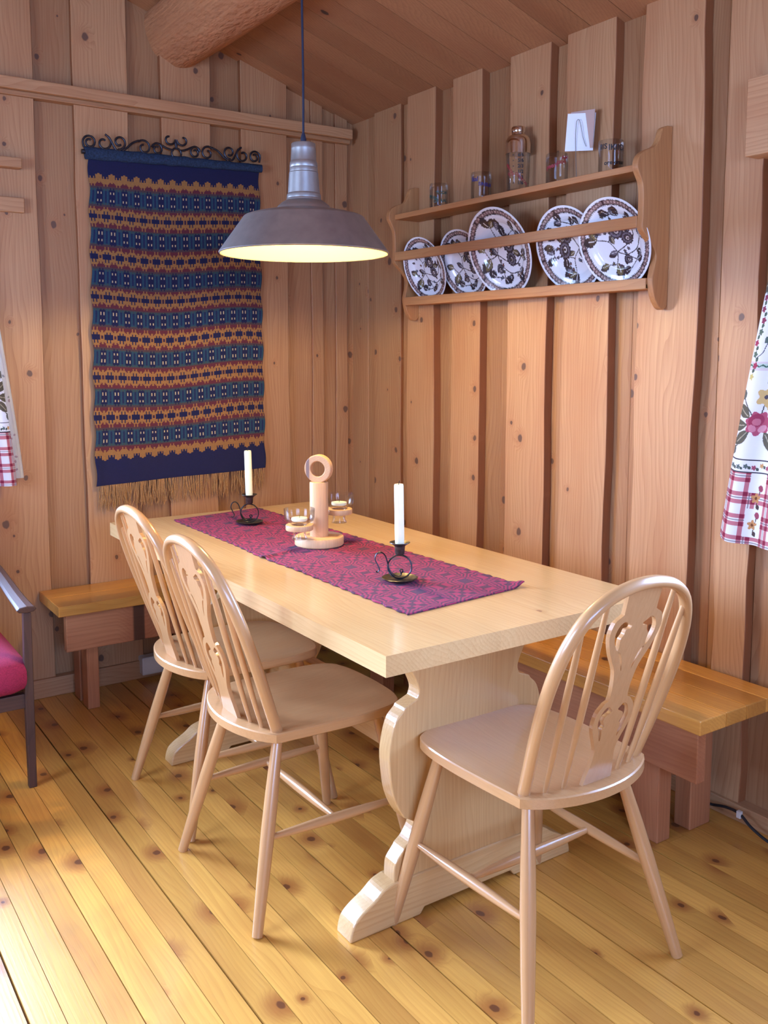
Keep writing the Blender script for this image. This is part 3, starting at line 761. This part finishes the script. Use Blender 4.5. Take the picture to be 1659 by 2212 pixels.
t = thing('tapestry', 'dark blue woven wool tapestry with gold bands on the back wall', 'tapestry', (0, 0, 0))
cloth('woven_panel', cv, tap_pos, M_TAP, t, solid=.004)
mb = MB(); fr = np.random.default_rng(11)
for k in range(260):
    X = np.array([fr.uniform(.005, TW-.005)]); p = tap_pos(X, np.array([.0]))[0]; L_ = fr.uniform(.075, .115); pts = []
    dx, dy = fr.normal()*.010, fr.normal()*.003
    for q in range(7):
        s_ = q/6; pts.append((p[0]+dx*s_+.0035*math.sin(s_*9+k)*s_, p[1]+dy*s_-.004*s_*math.sin(k), p[2]+.004-L_*s_))
    mb.tube(pts, [.0013]*6+[.0007], n=4)
o = mb.build('fringe', M_FRINGE, t, fix=False); o['kind'] = 'stuff'
mb = MB(); q_ = [(TPX0-.016+(TW+.022)*k/24, -.047, 2.094+.0015*math.sin(k*2.1)+.020*k/24) for k in range(25)]
mb.tube(q_, [(.024-.008*k/24+.001*math.sin(k*3), .014) for k in range(25)], n=14, nrm=(0, 0, 1)); mb.build('sleeve', M_ROD, t)
# wrought iron hanger with scrolls
t = thing('wrought_iron_hanger', 'black wrought-iron scrollwork rod holding the tapestry', 'hanger', (0, 0, 0))
mb = MB(); z0, z1 = 2.098, 2.122
mb.tube([(-1.240, -.047, z0), (-.484, -.047, z1)], (.009), n=12); mb.build('rod', M_IRON, t)
mb = MB()
xw = lambda s_: -1.232+s_*.735
zw = lambda s_: z0+.012+(z1-z0)*s_
def scroll(pts2d, r=.0042):
    mb.tube([(xw(a), -.052, zw(a)+b) for a, b in pts2d], r, n=8)
px = .735
def sp2(cx, cz, r0, r1, a0, a1): return [(cx+x/px, cz+z) for x, z in spiral(0, 0, r0, r1, a0, a1, 22)]
for sg in (1, -1):
    f_ = lambda P_: [((a if sg == 1 else 1-a), b) for a, b in P_]
    scroll(f_(sp2(.030, .024, .010, .026, -1.7*PI, PI*1.02)+[(0.0, .004)]))
    scroll(f_(sp2(.104, .026, .010, .032, -1.7*PI, PI*.45)[:-2]+smooth_curve([(.112, .058), (.138, .040), (.165, .006), (.19, .002)], 5)))
    scroll(f_(sp2(.186, .033, .010, .027, 1.7*PI, -PI*.55)))
    scroll(f_(smooth_curve([(.20, .002), (.225, .014), (.255, .034), (.29, .046)], 5)+sp2(.318, .022, .029, .010, PI*.75, -PI*1.5)))
    scroll(f_(sp2(.392, .020, .009, .024, -1.7*PI, PI*.9)+smooth_curve([(.366, .026), (.378, .040), (.40, .042), (.45, .026), (.485, .022)], 5)))
    scroll(f_(sp2(.462, .064, .009, .026, -1.5*PI, 0)+smooth_curve([(.494, .052), (.498, .036), (.499, .028)], 4)))
scroll([(.5+.020*math.cos(a)/px, .010+.020*math.sin(a)) for a in np.linspace(0, 2*PI, 26)])
mb.build('scrollwork', M_IRON, t)

# ================================================================== PLATE RACK on the right wall
t = thing('plate_rack', 'pine wall rack with scalloped sides holding plates', 'wall shelf', (0, -1.18, 1.5))
br = [(.0, 2.004), (.028, 2.003), (.052, 1.992), (.066, 1.962), (.085, 1.940), (.128, 1.925), (.156, 1.911), (.170, 1.894), (.172, 1.870), (.157, 1.848), (.144, 1.827), (.139, 1.795), (.139, 1.742), (.141, 1.712), (.134, 1.694), (.098, 1.667), (.074, 1.644), (.066, 1.620), (.076, 1.584), (.082, 1.553), (.070, 1.509), (.046, 1.480), (.022, 1.470), (.004, 1.480), (.0, 1.50)]
bs = br[:2]+smooth_curve(br[1:], 4)
for y in (-.565, -1.822):
    mb = MB(); mb.prism([(-.036-a*.86, z) for a, z in bs], lambda p, q, d: (p, d, q), y, y+.021, axis='z', tint=.45); rel(t, mb, 'side_panel', M_SHELF, .0025)
mb = MB(); mb.box(-.158, -.037, -1.801, -.565, 1.868, 1.888, axis='y', tint=.7); rel(t, mb, 'top_shelf', M_SHELF, .002)
mb = MB(); mb.box(-.158, -.140, -1.801, -.565, 1.706, 1.740, axis='y', tint=.6); rel(t, mb, 'plate_rail', M_SHELF, .002)
mb = MB(); mb.box(-.110, -.037, -1.801, -.565, 1.531, 1.546, axis='y', tint=.6); mb.box(-.112, -.094, -1.801, -.565, 1.530, 1.563, axis='y', tint=.65); rel(t, mb, 'bottom_rail', M_SHELF, .002)

# plates
DK, OL, GY = (58, 50, 54), (112, 100, 70), (104, 100, 112)
def plate_canvas(seed):
    r = random.Random(seed); cv = Canvas(2, 2, .0085, (236, 236, 242)); X, Y = cv.X-1, cv.Y-1; R = np.hypot(X, Y); A = np.arctan2(Y, X)
    cv.put((R > .83) & (R < .94), (128, 104, 102))
    cv.put((R > .865) & (R < .905) & (np.sin(A*64) > .1), (196, 170, 164)); cv.put((R > .878) & (R < .892) & (np.sin(A*64+2) > .5), (70, 52, 56))
    for k in range(8): cv.put((R > .83) & (R < .94) & (np.abs((A-k*PI/4+PI) % (2*PI)-PI) < .028), (60, 44, 46))
    cv.put((R > .825) & (R < .845), (52, 46, 50)); cv.put((R > .928) & (R < .942), (52, 46, 50)); cv.put((R > .805) & (R < .825) & (np.sin(A*120) > .2), (110, 98, 100))
    c = lambda x, y: (x+1, y+1)
    stems = [[(-.05, -.62), (-.12, -.35), (-.2, -.1), (-.15, .2), (-.3, .5)], [(-.2, -.1), (.1, -.25), (.35, -.3), (.55, -.1)], [(-.15, .2), (.15, .3), (.4, .45), (.5, .25)], [(-.12, -.35), (.15, -.5), (.45, -.45)], [(-.2, -.1), (-.45, -.2), (-.6, -.05)], [(-.05, -.62), (-.3, -.6)], [(.35, -.3), (.3, 0), (.12, .08)]]
    for s_ in stems: cv.line([c(*p) for p in smooth_curve(s_, 6)], .022, DK)
    for x, y, a, L_, wd, co in [(-.3, .5, 2.3, .28, .12, DK), (-.3, .5, .9, .26, .09, OL), (-.12, .45, 1.4, .26, .1, GY), (.4, .45, 1.5, .22, .1, DK), (.45, .4, -.1, .2, .08, GY), (.5, .25, .5, .22, .09, DK), (.55, -.1, .9, .24, .09, DK), (.55, -.1, -.4, .2, .08, OL), (-.6, -.05, 2.4, .2, .09, OL), (-.45, -.2, -2.0, .34, .13, OL), (-.2, -.1, 2.4, .26, .08, GY), (.1, .3, 2.0, .28, .1, DK), (-.05, -.62, -.5, .2, .09, DK), (-.3, -.6, 2.6, .22, .09, DK), (.45, -.45, -.6, .24, .1, DK), (.45, -.45, .6, .2, .08, GY), (.15, -.5, -1.5, .2, .08, DK), (-.12, -.35, -2.6, .2, .07, GY), (.3, 0, -.4, .22, .08, OL), (-.1, .05, 1.0, .2, .07, OL)]:
        cv.leaf(*c(x, y), a+r.uniform(-.25, .25), L_*1.12, wd*1.05, DK, None, 6); cv.leaf(*c(x, y), a, L_*.85, wd*.72, co, (232, 228, 226), 5)
    for x, y, s_ in [(.18, .16, .19), (.22, -.18, .15), (-.18, -.42, .1)]:
        cv.ell(*c(x, y), s_*.95, s_*1.12, .3, DK, 1, 14, .08); cv.ell(*c(x, y), s_*.74, s_*.88, .3, GY); cv.ell(*c(x, y), s_*.5, s_*.64, .3, DK, 1, 9, .12); cv.ell(*c(x, y-.02), s_*.26, s_*.36, .3, (214, 206, 204)); cv.ell(*c(x, y-.02), s_*.12, s_*.17, .3, DK)
    for _ in range(16):
        a, q = r.uniform(0, 6.28), r.uniform(.25, .66); x, y = q*math.cos(a), q*math.sin(a)
        cv.ell(*c(x, y), .045, .034, a, DK, 1, 5, .22); cv.ell(*c(x, y), .02, .014, a, r.choice([GY, OL, (150, 96, 80), (96, 120, 150)]))
    return cv
def plate(R, cvp, name='dinner_plate'):
    prof = [(0, .0), (.30, .0), (.55, .0005), (.62, .002), (.68, .007), (.74, .0105), (.80, .0125), (.90, .0155), (.97, .018), (1.0, .0186), (1.0, .0166), (.97, .0150), (.80, .0085), (.68, .002), (.60, -.004), (.55, -.005), (.50, -.004), (0, -.003)]
    fine = []
    for (r0, z0_), (r1, z1_) in zip(prof[:9], prof[1:10]):
        k = max(1, int((r1-r0)/.012)); fine += [(r0+(r1-r0)*i/k, z0_+(z1_-z0_)*i/k) for i in range(k)]
    fine += prof[9:]; n = 220; fine = np.array(fine)
    th = np.arange(n)*2*PI/n
    P = np.stack([np.outer(fine[:, 0]*R, np.cos(th)), np.outer(fine[:, 0]*R, np.sin(th)), np.repeat((fine[:, 1]*R/.125)[:, None], n, 1)], 2).reshape(-1, 3)
    m = len(fine); idx = np.arange(n); F = []
    for i in range(m-1):
        F.append(np.stack([i*n+idx, i*n+(idx+1) % n, (i+1)*n+(idx+1) % n, (i+1)*n+idx], 1))
    F = np.concatenate(F); me = bpy.data.meshes.new(name); me.from_pydata(P.tolist(), [], F.tolist()); me.update()
    col = np.concatenate([cvp.sample(P[:, 0]/R*.999+1, P[:, 1]/R*.999+1), np.ones((len(P), 1))], 1)
    front = sum(1 for q in range(m) if q < m-len(prof[9:])+1)
    col[front*n:, :3] = lin((238, 238, 242))
    at = me.attributes.new('paint', 'FLOAT_COLOR', 'POINT'); at.data.foreach_set('color', col.ravel())
    me.materials.append(M_PLATE); me.polygons.foreach_set('use_smooth', [True]*len(me.polygons)); return me
pl = [(-.712, .1290, 1, 'leftmost brown floral plate in the wall rack, nearest the corner'), (-.930, .1330, 2, 'brown floral plate in the rack, left behind the largest plate'), (-1.168, .1585, 3, 'largest brown floral plate, in the middle of the wall rack'), (-1.474, .1420, 4, 'brown floral plate in the rack, partly hidden by the rightmost plate'), (-1.686, .1400, 5, 'rightmost brown floral plate in the rack, overlapping its neighbour')]
for i, (y, R, sd, lab) in enumerate(pl):
    me = plate(R, plate_canvas(sd))
    o = bpy.data.objects.new('dinner_plate', me); C.objects.link(o)
    # leans forward: foot on the bottom rail, upper part against the plate rail
    lean = .32; base = [.061, .041, .062, .041, .0635][i]
    zb = 1.547
    nrm = Vector((-math.cos(lean), 0, -math.sin(lean)))
    upv = Vector((-math.sin(lean), 0, math.cos(lean)))
    o.matrix_world = Matrix.Translation(Vector((-base, y, zb))+upv*R) @ Matrix((( 0, upv.x, nrm.x), (-1, 0, 0), (0, upv.z, nrm.z))).to_4x4() @ Matrix.Rotation([.2, .1, -.1, 2.6, .9][i], 4, 'Z')
    tag(o, lab, 'plate', 'floral plates in the wall rack')

# glasses and shaker on the top shelf
SZ = 1.889
def wrap(mb, txt, size, R, az, z, rot=0.0, bold=True, mi=0, flip=False):
    v, f = text_flat(txt, size, bold); V = []
    for x, y, _ in v:
        if flip: x, y = -x, -y
        a, b = x*math.cos(rot)-y*math.sin(rot), x*math.sin(rot)+y*math.cos(rot)
        th = az+a/R; V.append((R*math.cos(th), R*math.sin(th), z+b))
    mb.piece(V, f, mi=mi)
def tumbler(R, H, lab, loc, ink, texts):
    t = thing('drinking_glass', lab, 'glass', loc, 0, 'printed glasses on the rack')
    prof = [(R*.99, .0), (R, .002), (R, H-.006), (R*.96, H), (0, H), (0, H-.012), (R*.88, H-.013), (R*.94, H-.018), (R*.95, .001)]
    mb = MB(); mb.lathe(prof[:5]+prof[5:], n=40); mb.build('tumbler', M_GLASS, t)
    mb = MB()
    for tx_, sz, az, z, rot in texts: wrap(mb, tx_, sz, R+.0006, math.radians(az), z, rot)
    mb.build('print', ink, t, fix=False); return t
CA = math.degrees(math.atan2(CAM.y+1.2, CAM.x+.1))   # the side that faces into the room, towards the viewer
tumbler(.0355, .096, 'clear glass with green lettering at the left end of the rack', (-.092, -.768, SZ), M_GREENINK, [('TODA', .017, CA+24, .058, .05), ('MORE', .017, CA-38, .042, -.3), ('OF AAL', .017, CA+16, .028, .05)])
tumbler(.0370, .099, 'clear glass with blue lettering, left of the shaker', (-.092, -1.020, SZ), M_BLUEINK, [('Ikal', .022, CA-38, .072, 0), ('SINSUR', .017, CA+28, .052, -.1)])
tumbler(.0365, .100, 'clear glass with red lettering, right of the shaker', (-.090, -1.402, SZ), M_REDINK, [('peerr', .021, CA-30, .058, .15), ('oon', .021, CA+22, .070, .1), ('AM', .018, CA+40, .083, .1)])
tumbler(.0385, .100, 'clear glass with black lettering at the right end of the rack', (-.090, -1.634, SZ), M_BLACKINK, [('IIIS', .022, CA-42, .078, 0), ('IKIIOI', .024, CA+26, .074, 0), ('ore oman', .018, CA+16, .030, .05)])
t = thing('cocktail_shaker', 'glass cocktail shaker with steel cap on the rack', 'cocktail shaker', (-.090, -1.213, SZ))
mb = MB(); mb.lathe([(.036, 0), (.0385, .004), (.0415, .08), (.0430, .150), (.0415, .156), (.0405, .150), (.039, .08), (.036, .012), (0, .009)], n=44); mb.build('glass_body', M_GLASS, t)
mb = MB(); mb.lathe([(.0440, .132), (.0440, .165), (.0425, .178), (.036, .190), (.027, .195), (.0235, .197), (.0235, .200), (.0228, .203)], n=44); mb.build('steel_cap', M_CHROME, t)
mb = MB(); mb.lathe([(.0232, .203), (.0245, .206), (.0245, .219), (.022, .223), (0, .2238)], n=36); mb.build('lid', M_CHROME, t)
mb = MB()
for i, q in enumerate(('6/6', '5/6', '2/3', '1/2', '1/3', '1/6')):
    z = .122-.0185*i; R = .0440-.0035*i/5; wrap(mb, q, .0165, R, math.radians(CA+12), z)
    for da, sz in ((-22, .010), (62, .008)): wrap(mb, '>', sz, R, math.radians(CA+da), z)
o = mb.build('scale_print', M_BLACKINK, t, fix=False); o['label'] = 'black fractions down the glass'
mb = MB()
wrap(mb, 'MARTINI', .0125, .0436, math.radians(CA-40), .075, -.95); wrap(mb, 'COCKTAIL', .0125, .0428, math.radians(CA+18), .042, -.75); wrap(mb, 'SEC', .011, .0430, math.radians(CA-42), .058, -.9)
o = mb.build('lettering', M_REDINK, t, fix=False); o['label'] = 'red slanting lettering'
# white card in a wire clip
t = thing('card_holder', 'white folded card held in a thin wire clip on the rack', 'card holder', (-.092, -1.500, SZ))
def card(mb, M_, w, h, th, **k):
    v = [M_ @ Vector((x, y, z)) for z in (0, h) for y in (0, th) for x in (-w/2, w/2)]
    mb.piece(v, [(0, 2, 3, 1), (4, 5, 7, 6), (0, 1, 5, 4), (2, 6, 7, 3), (0, 4, 6, 2), (1, 3, 7, 5)], **k)
ang = math.radians(-58)
base = Matrix.Rotation(ang, 4, 'Z') @ Matrix.Rotation(.05, 4, 'Y') @ Matrix.Rotation(-.06, 4, 'X')
mb = MB(); card(mb, Matrix.Translation((0, 0, .094)) @ base, .090, .118, .0012); mb.build('white_card', M_WHITE, t)
mb = MB(); card(mb, Matrix.Translation((.012, .004, .102)) @ Matrix.Rotation(ang-.35, 4, 'Z') @ Matrix.Rotation(.05, 4, 'Y'), .088, .118, .002); mb.build('back_card', M_GREYB, t)
mb = MB(); lp = smooth_curve([(-.004, -.098), (-.009, .0), (-.010, .05), (-.008, .088), (-.002, .096), (.004, .086), (.014, .04), (.024, .012)], 5)
mb.tube([base @ Vector((x, -.0035, 0)) + Vector((0, 0, .094+z)) for x, z in lp], .0009, n=6); mb.build('wire_clip', M_WIRE, t)
mb = MB(); mb.lathe([(.02, 0), (.02, .003), (0, .004)], n=20); mb.build('clip_base', M_WIRE, t)

# ================================================================== ON THE TABLE
RZ = TZ+.0052
def chamberstick(loc, rz, lab, clab):
    t = thing('candle_holder', lab, 'candle holder', loc, rz, 'iron chambersticks on the runner')
    mb = MB(); mb.lathe([(0, .0005), (.030, .0), (.040, .003), (.0465, .008), (.0475, .0085), (.0455, .0095), (.038, .0055), (.028, .0032), (0, .0034)], n=44); mb.build('drip_tray', M_IRONW, t)
    mb = MB(); rr = .031
    mb.tube([(rr*math.sin(a), 0, .0365+rr*math.cos(a)) for a in np.linspace(.0, 2*PI, 33)], [(.0048, .0021)]*33, n=8, nrm=(0, 1, 0)); mb.build('ring', M_IRON, t)
    mb = MB(); q = smooth_curve([(.002, .018), (.008, .0235), (.006, .030), (.000, .028), (.004, .016), (-.008, .0125), (-.020, .019), (-.029, .034), (-.032, .048), (-.038, .066), (-.049, .075), (-.060, .070), (-.064, .056), (-.058, .042), (-.053, .030), (-.057, .022), (-.062, .024)], 5)
    mb.tube([(x, 0, z) for x, z in q], [(.0042, .0018)]*len(q), n=8, nrm=(0, 1, 0)); mb.build('handle', M_IRON, t)
    mb = MB(); mb.lathe([(0, .066), (.009, .067), (.0125, .072), (.0135, .090), (.0150, .093), (.024, .0985), (.027, .1005), (.0265, .1015), (.0145, .096), (.0125, .092), (.0125, .080), (0, .080)], n=36); mb.build('candle_cup', M_IRONW, t)
    c = thing('candle', clab, 'candle', (loc[0], loc[1], loc[2]+.0805), 0, 'ivory candles')
    mb = MB(); tilt = .02; mb.lathe([(0, 0), (.0108, .0), (.0122, .03), (.0122, .168), (.0112, .1725), (.003, .1715), (0, .171)], n=32); mb.build('wax', M_WAX, c)
    mb = MB(); mb.tube([(0, 0, .170), (.0005, 0, .176), (.002, 0, .181)], .0009, n=6); mb.build('wick', M_WICK, c)
    c.rotation_euler = (0, .025 if rz > .5 else -.02, 0)
chamberstick((-.958, -1.741, RZ), -.62, 'black iron candle holder on the near half of the runner', 'ivory candle in the near iron holder')
chamberstick((-.929, -.800, RZ), -.60, 'black iron candle holder at the far end of the runner', 'ivory candle in the far iron holder by the tapestry')
HX, HY = -.903, -1.232
t = thing('wooden_candelabra', 'turned pine candelabra with ring top on the runner', 'candelabra', (HX, HY, RZ))
mb = MB(); mb.lathe([(0, 0), (.073, 0), (.0755, .003), (.0755, .024), (.0735, .0268), (0, .027)], n=56); o = mb.build('base', M_TURN, t)
mb = MB(); V0 = [(0, .027), (.0285, .027), (.0285, .192), (.0270, .1945), (0, .195)]; mb.lathe(V0, n=36, axis='z'); mb.build('column', M_TURN, t)
mb = MB(); a = .26; n = 48; ro, ri, th = .0430, .0230, .0125
V = []; Fs = []
for k in range(n):
    c_, s_ = math.cos(2*PI*k/n), math.sin(2*PI*k/n)
    for r, d in ((ro, -th), (ro, th), (ri, th), (ri, -th)): V.append((r*c_, d, r*s_))
for k in range(n):
    k2 = (k+1) % n
    for j in range(4): Fs.append((k*4+j, k*4+(j+1) % 4, k2*4+(j+1) % 4, k2*4+j))
Rm = Matrix.Translation((0, 0, .195+ro-.003)) @ Matrix.Rotation(-.9, 4, 'Z'); mb.piece([Rm @ Vector(p) for p in V], Fs, axis='x', tint=.6); mb.build('ring_top', M_TURN, t, bevel=.003)
def cup(off, zd, glab, tlab):
    L_ = Vector((off[0], off[1], 0)); d = L_.normalized()
    mb = MB(); mb.tube([d*.0285*.9+Vector((0, 0, zd)), L_-d*.036+Vector((0, 0, zd))], .0045, n=12); mb.build('arm', M_TURN, t)
    mb = MB(); mb.lathe([(.0405, -.008), (.0415, -.0065), (.0415, .0065), (.0405, .008), (.0225, .008), (.0225, -.008)], n=40, closed=True, origin=(off[0], off[1], zd)); mb.build('cup_ring', M_TURN, t)
    g = thing('glass_cup', glab, 'glass cup', (HX+off[0], HY+off[1], RZ+zd))
    pr = [(.0235, -.0360), (.0235, -.033), (.0195, -.024), (.0205, .0), (.028, .0125), (.042, .020), (.0460, .030), (.0468, .056), (.0455, .0565), (.0445, .031), (.040, .0225), (.024, .0165), (0, .0145), ]
    mb = MB(); mb.lathe([(0, -.0355)]+pr, n=44); mb.build('bowl', M_GLASS, g)
    c = thing('tealight', tlab, 'candle', (HX+off[0], HY+off[1], RZ+zd+.0185))
    mb = MB(); mb.lathe([(0, .0), (.021, 0), (.024, .003), (.024, .010), (.022, .0105), (0, .0095)], n=28); mb.build('wax', M_WAX, c)
    mb = MB(); mb.tube([(0, 0, .009), (.0006, 0, .014), (.0016, 0, .018)], .0008, n=6); mb.build('wick', M_WICK, c)
cup((-.082, -.024), .066, 'small glass cup in the left, lower arm of the candelabra', 'tealight inside the left glass cup')
cup((.078, .010), .094, 'small glass cup in the right, higher arm of the candelabra', 'tealight inside the right glass cup')

# ================================================================== CURTAINS
PK, PL = (196, 84, 104), (150, 36, 70)
def curtain_canvas(w, h, seed, res=.003):
    r = random.Random(seed); cv = Canvas(w, h, res, (240, 240, 244)); X, Y = cv.X, cv.Y
    # plaid hem
    ph = .20
    hem = Y < ph
    def bars(Z, per, off):
        q = (Z+off) % per; return (q < .012) | ((q > .022) & (q < .034)), np.abs(q-.017) < .0016
    hx_, lx = bars(X, .068, .010); hy2, ly = bars(Y, .062, .012)
    gap = (np.abs((X % .136)-.098) < .026) & ((Y % .124) > .02) & ((Y % .124) < .10)
    on = hem & ~gap
    cv.put(on & hx_, PK, .85); cv.put(on & hy2, PK, .85); cv.put(on & hx_ & hy2, PL); cv.put(on & (lx | ly), (110, 84, 96), .7)
    for k in range(int(w/.136)+2):
        x0 = k*.136+.098
        for q in range(2):
            y0 = .055+q*.075
            cv.line([(x0, y0-.02), (x0+.008, y0+.03)], .003, (88, 74, 62))
            cv.ell(x0-.004, y0, .012, .012, .3, (206, 150, 96), 1, 5, .25); cv.ell(x0-.004, y0, .004, .004, 0, (120, 70, 40)); cv.ell(x0+.008, y0+.028, .008, .010, .6, (164, 74, 96)); cv.leaf(x0, y0-.018, -.9, .016, .006, (80, 62, 58))
    for yb in (ph, ph+.034): cv.put(np.abs(Y-yb) < .0017, (70, 66, 76))
    for k in range(int(w/.022)+1):
        x0 = .008+k*.022; y0 = ph+.017+r.uniform(-.004, .004)
        cv.ell(x0, y0, .006, .006, 0, r.choice([(170, 80, 104), (206, 160, 104), (96, 112, 110)]), 1, 5, .25); cv.leaf(x0+.005, y0, -.6, .012, .004, (80, 92, 84))
    # rose bunches
    for k in range(int(w/.23)+1):
        for q, y0 in enumerate((.335, .74)):
            x0 = .064+k*.20-.02*q
            for a, L_ in ((2.6, .06), (3.3, .07), (3.9, .06), (5.4, .07), (-.2, .06), (.5, .05)):
                cv.leaf(x0+.03*math.cos(a), y0+.03*math.sin(a), a, L_, .016, (104, 98, 84), (186, 178, 158), 0)
            for a, L_ in ((2.3, .085), (1.4, .10), (4.0, .09)):
                ex, ey = x0+L_*math.cos(a), y0+L_*math.sin(a); cv.line([(x0, y0), (ex, ey)], .0035, (92, 92, 86))
                for s_ in (-.5, .4): cv.leaf(ex, ey, a+s_, .026, .008, (110, 110, 104))
            cv.ell(x0, y0, .034, .031, .2, (190, 88, 116), 1, 7, .12); cv.ell(x0-.006, y0+.008, .022, .018, .3, (168, 58, 92)); cv.ell(x0-.004, y0+.004, .012, .010, 0, (206, 120, 140)); cv.ell(x0+.014, y0-.014, .013, .009, .6, (222, 160, 176)); cv.ell(x0-.014, y0-.014, .012, .009, -.5, (214, 140, 160))
            cv.ell(x0+.010, y0+.072, .024, .024, 0, (218, 188, 128), 1, 5, .22); cv.ell(x0+.010, y0+.072, .006, .006, 0, (90, 82, 96)); cv.ell(x0+.036, y0+.052, .018, .018, 0, (214, 180, 116), 1, 5, .22)
    # ribbon and garlands
    for yb in (.49, .90):
        cv.put(np.abs(Y-yb) < .012, (226, 214, 216)); cv.put((np.abs(Y-yb) < .006), (206, 222, 212)); cv.put((np.abs(Y-yb-.002*np.sin(X*300)) < .002), (70, 110, 96))
        for k in range(int(w/.09)+1):
            x0 = k*.09+.02; cv.line(smooth_curve([(x0, yb+.02), (x0+.02, yb+.035), (x0+.03, yb+.06), (x0+.06, yb+.075), (x0+.075, yb+.10)], 4), .0025, (84, 86, 104))
            cv.leaf(x0+.02, yb+.06, 1.0, .022, .006, (96, 112, 108)); cv.leaf(x0+.03, yb+.06, 2.0, .020, .006, (96, 112, 108))
    for q in range(14):
        y0 = .46+q*.03; x0 = .016+.006*math.sin(q*1.7); cv.ell(x0, y0, .008, .008, 0, r.choice([(178, 60, 96), (214, 200, 130), (100, 120, 104), (150, 60, 90)]), 1, 5, .2); cv.leaf(x0, y0+.01, 1.2, .014, .005, (84, 100, 84))
    return cv
# right-hand curtain, hanging below the window casing; its edge swings out towards the hem
t = thing('curtain', 'white floral curtain with pink plaid hem at the right edge', 'curtain', (0, 0, 0), 0, 'floral curtains')
cv = curtain_canvas(.27, 1.04, 3, .0017)
def cur_r(X, Y):
    u, v = X/.27, Y/1.04
    y = -2.072-.125*np.clip(v/.75, 0, 1)**1.15-X*(.92-.25*v)
    x = -.074-.012*np.sin(X*46+v*.6)*(1-.35*v)-.012*(1-v)
    z = .818+Y*1.0-.010*0*u+.014*np.exp(-u/.05)*(1-v)**4
    return np.stack([x, y, z], 1)
cloth('curtain_panel', cv, cur_r, M_CURT, t, solid=.0015)
# left-hand curtain
t = thing('curtain', 'white floral curtain at the left edge, by the armchair', 'curtain', (0, 0, 0), 0, 'floral curtains')
cv = curtain_canvas(.32, .99, 8, .0022)
def cur_l(X, Y):
    u, v = X/.32, Y/.99
    x = -1.535-.085*np.clip(v/.8, 0, 1)**1.3-X*.75
    y = -.078-.018*np.sin(X*40+.4)*(1-.3*v)-.012*(1-v)
    z = .852+Y
    return np.stack([x, y, z], 1)
cloth('curtain_panel', cv, cur_l, M_CURT, t, solid=.0015)
cv2 = Canvas(.06, .96, .002, (214, 210, 206)); q_ = random.Random(15)
for k in range(70): cv2.leaf(q_.uniform(0, .06), q_.uniform(0, .96), q_.uniform(0, 6), .014, .004, q_.choice([(150, 146, 150), (176, 150, 158), (160, 160, 150)]))
cv2.put(cv2.X < .012, (232, 230, 226))
def cur_l2(X, Y):
    u, v = X/.06, Y/.96
    x = -1.497-.085*np.clip(v/.75, 0, 1)**1.2-X*.85; y = -.046-.006*np.sin(X*90)*(1-v*.5); z = .872+Y
    return np.stack([x, y, z], 1)
cloth('lining_edge', cv2, cur_l2, M_CURT, t, solid=.0015)

# ================================================================== SMALL THINGS LOW DOWN
t = thing('wall_socket', 'pale socket box low on the back wall under the bench', 'socket', (-1.01, -.05, .05))
mb = MB(); mb.box(-.06, .06, -.022, .03, -.03, .045, axis='x'); mb.build('socket_box', M_SOCKET, t, bevel=.006)
t2 = thing('power_cable', 'thin black cable lying by the right wall near the bench end', 'cable', (-.07, -2.1, 0))
mb = MB(); q = smooth_curve([(-.075, -1.98, .03), (-.075, -2.06, .030), (-.078, -2.12, .045), (-.085, -2.17, .048), (-.095, -2.22, .028), (-.10, -2.30, .012), (-.09, -2.45, .006)], 6)
rel(t2, MB().tube(q, .0042, n=8), 'cord', M_BLACKCAB, 0)
o = rel(t2, MB().box(-.094, -.082, -2.178, -.0-2.165, .038, .058), 'tag', M_SOCKET, .001); o['label'] = 'small white tag'
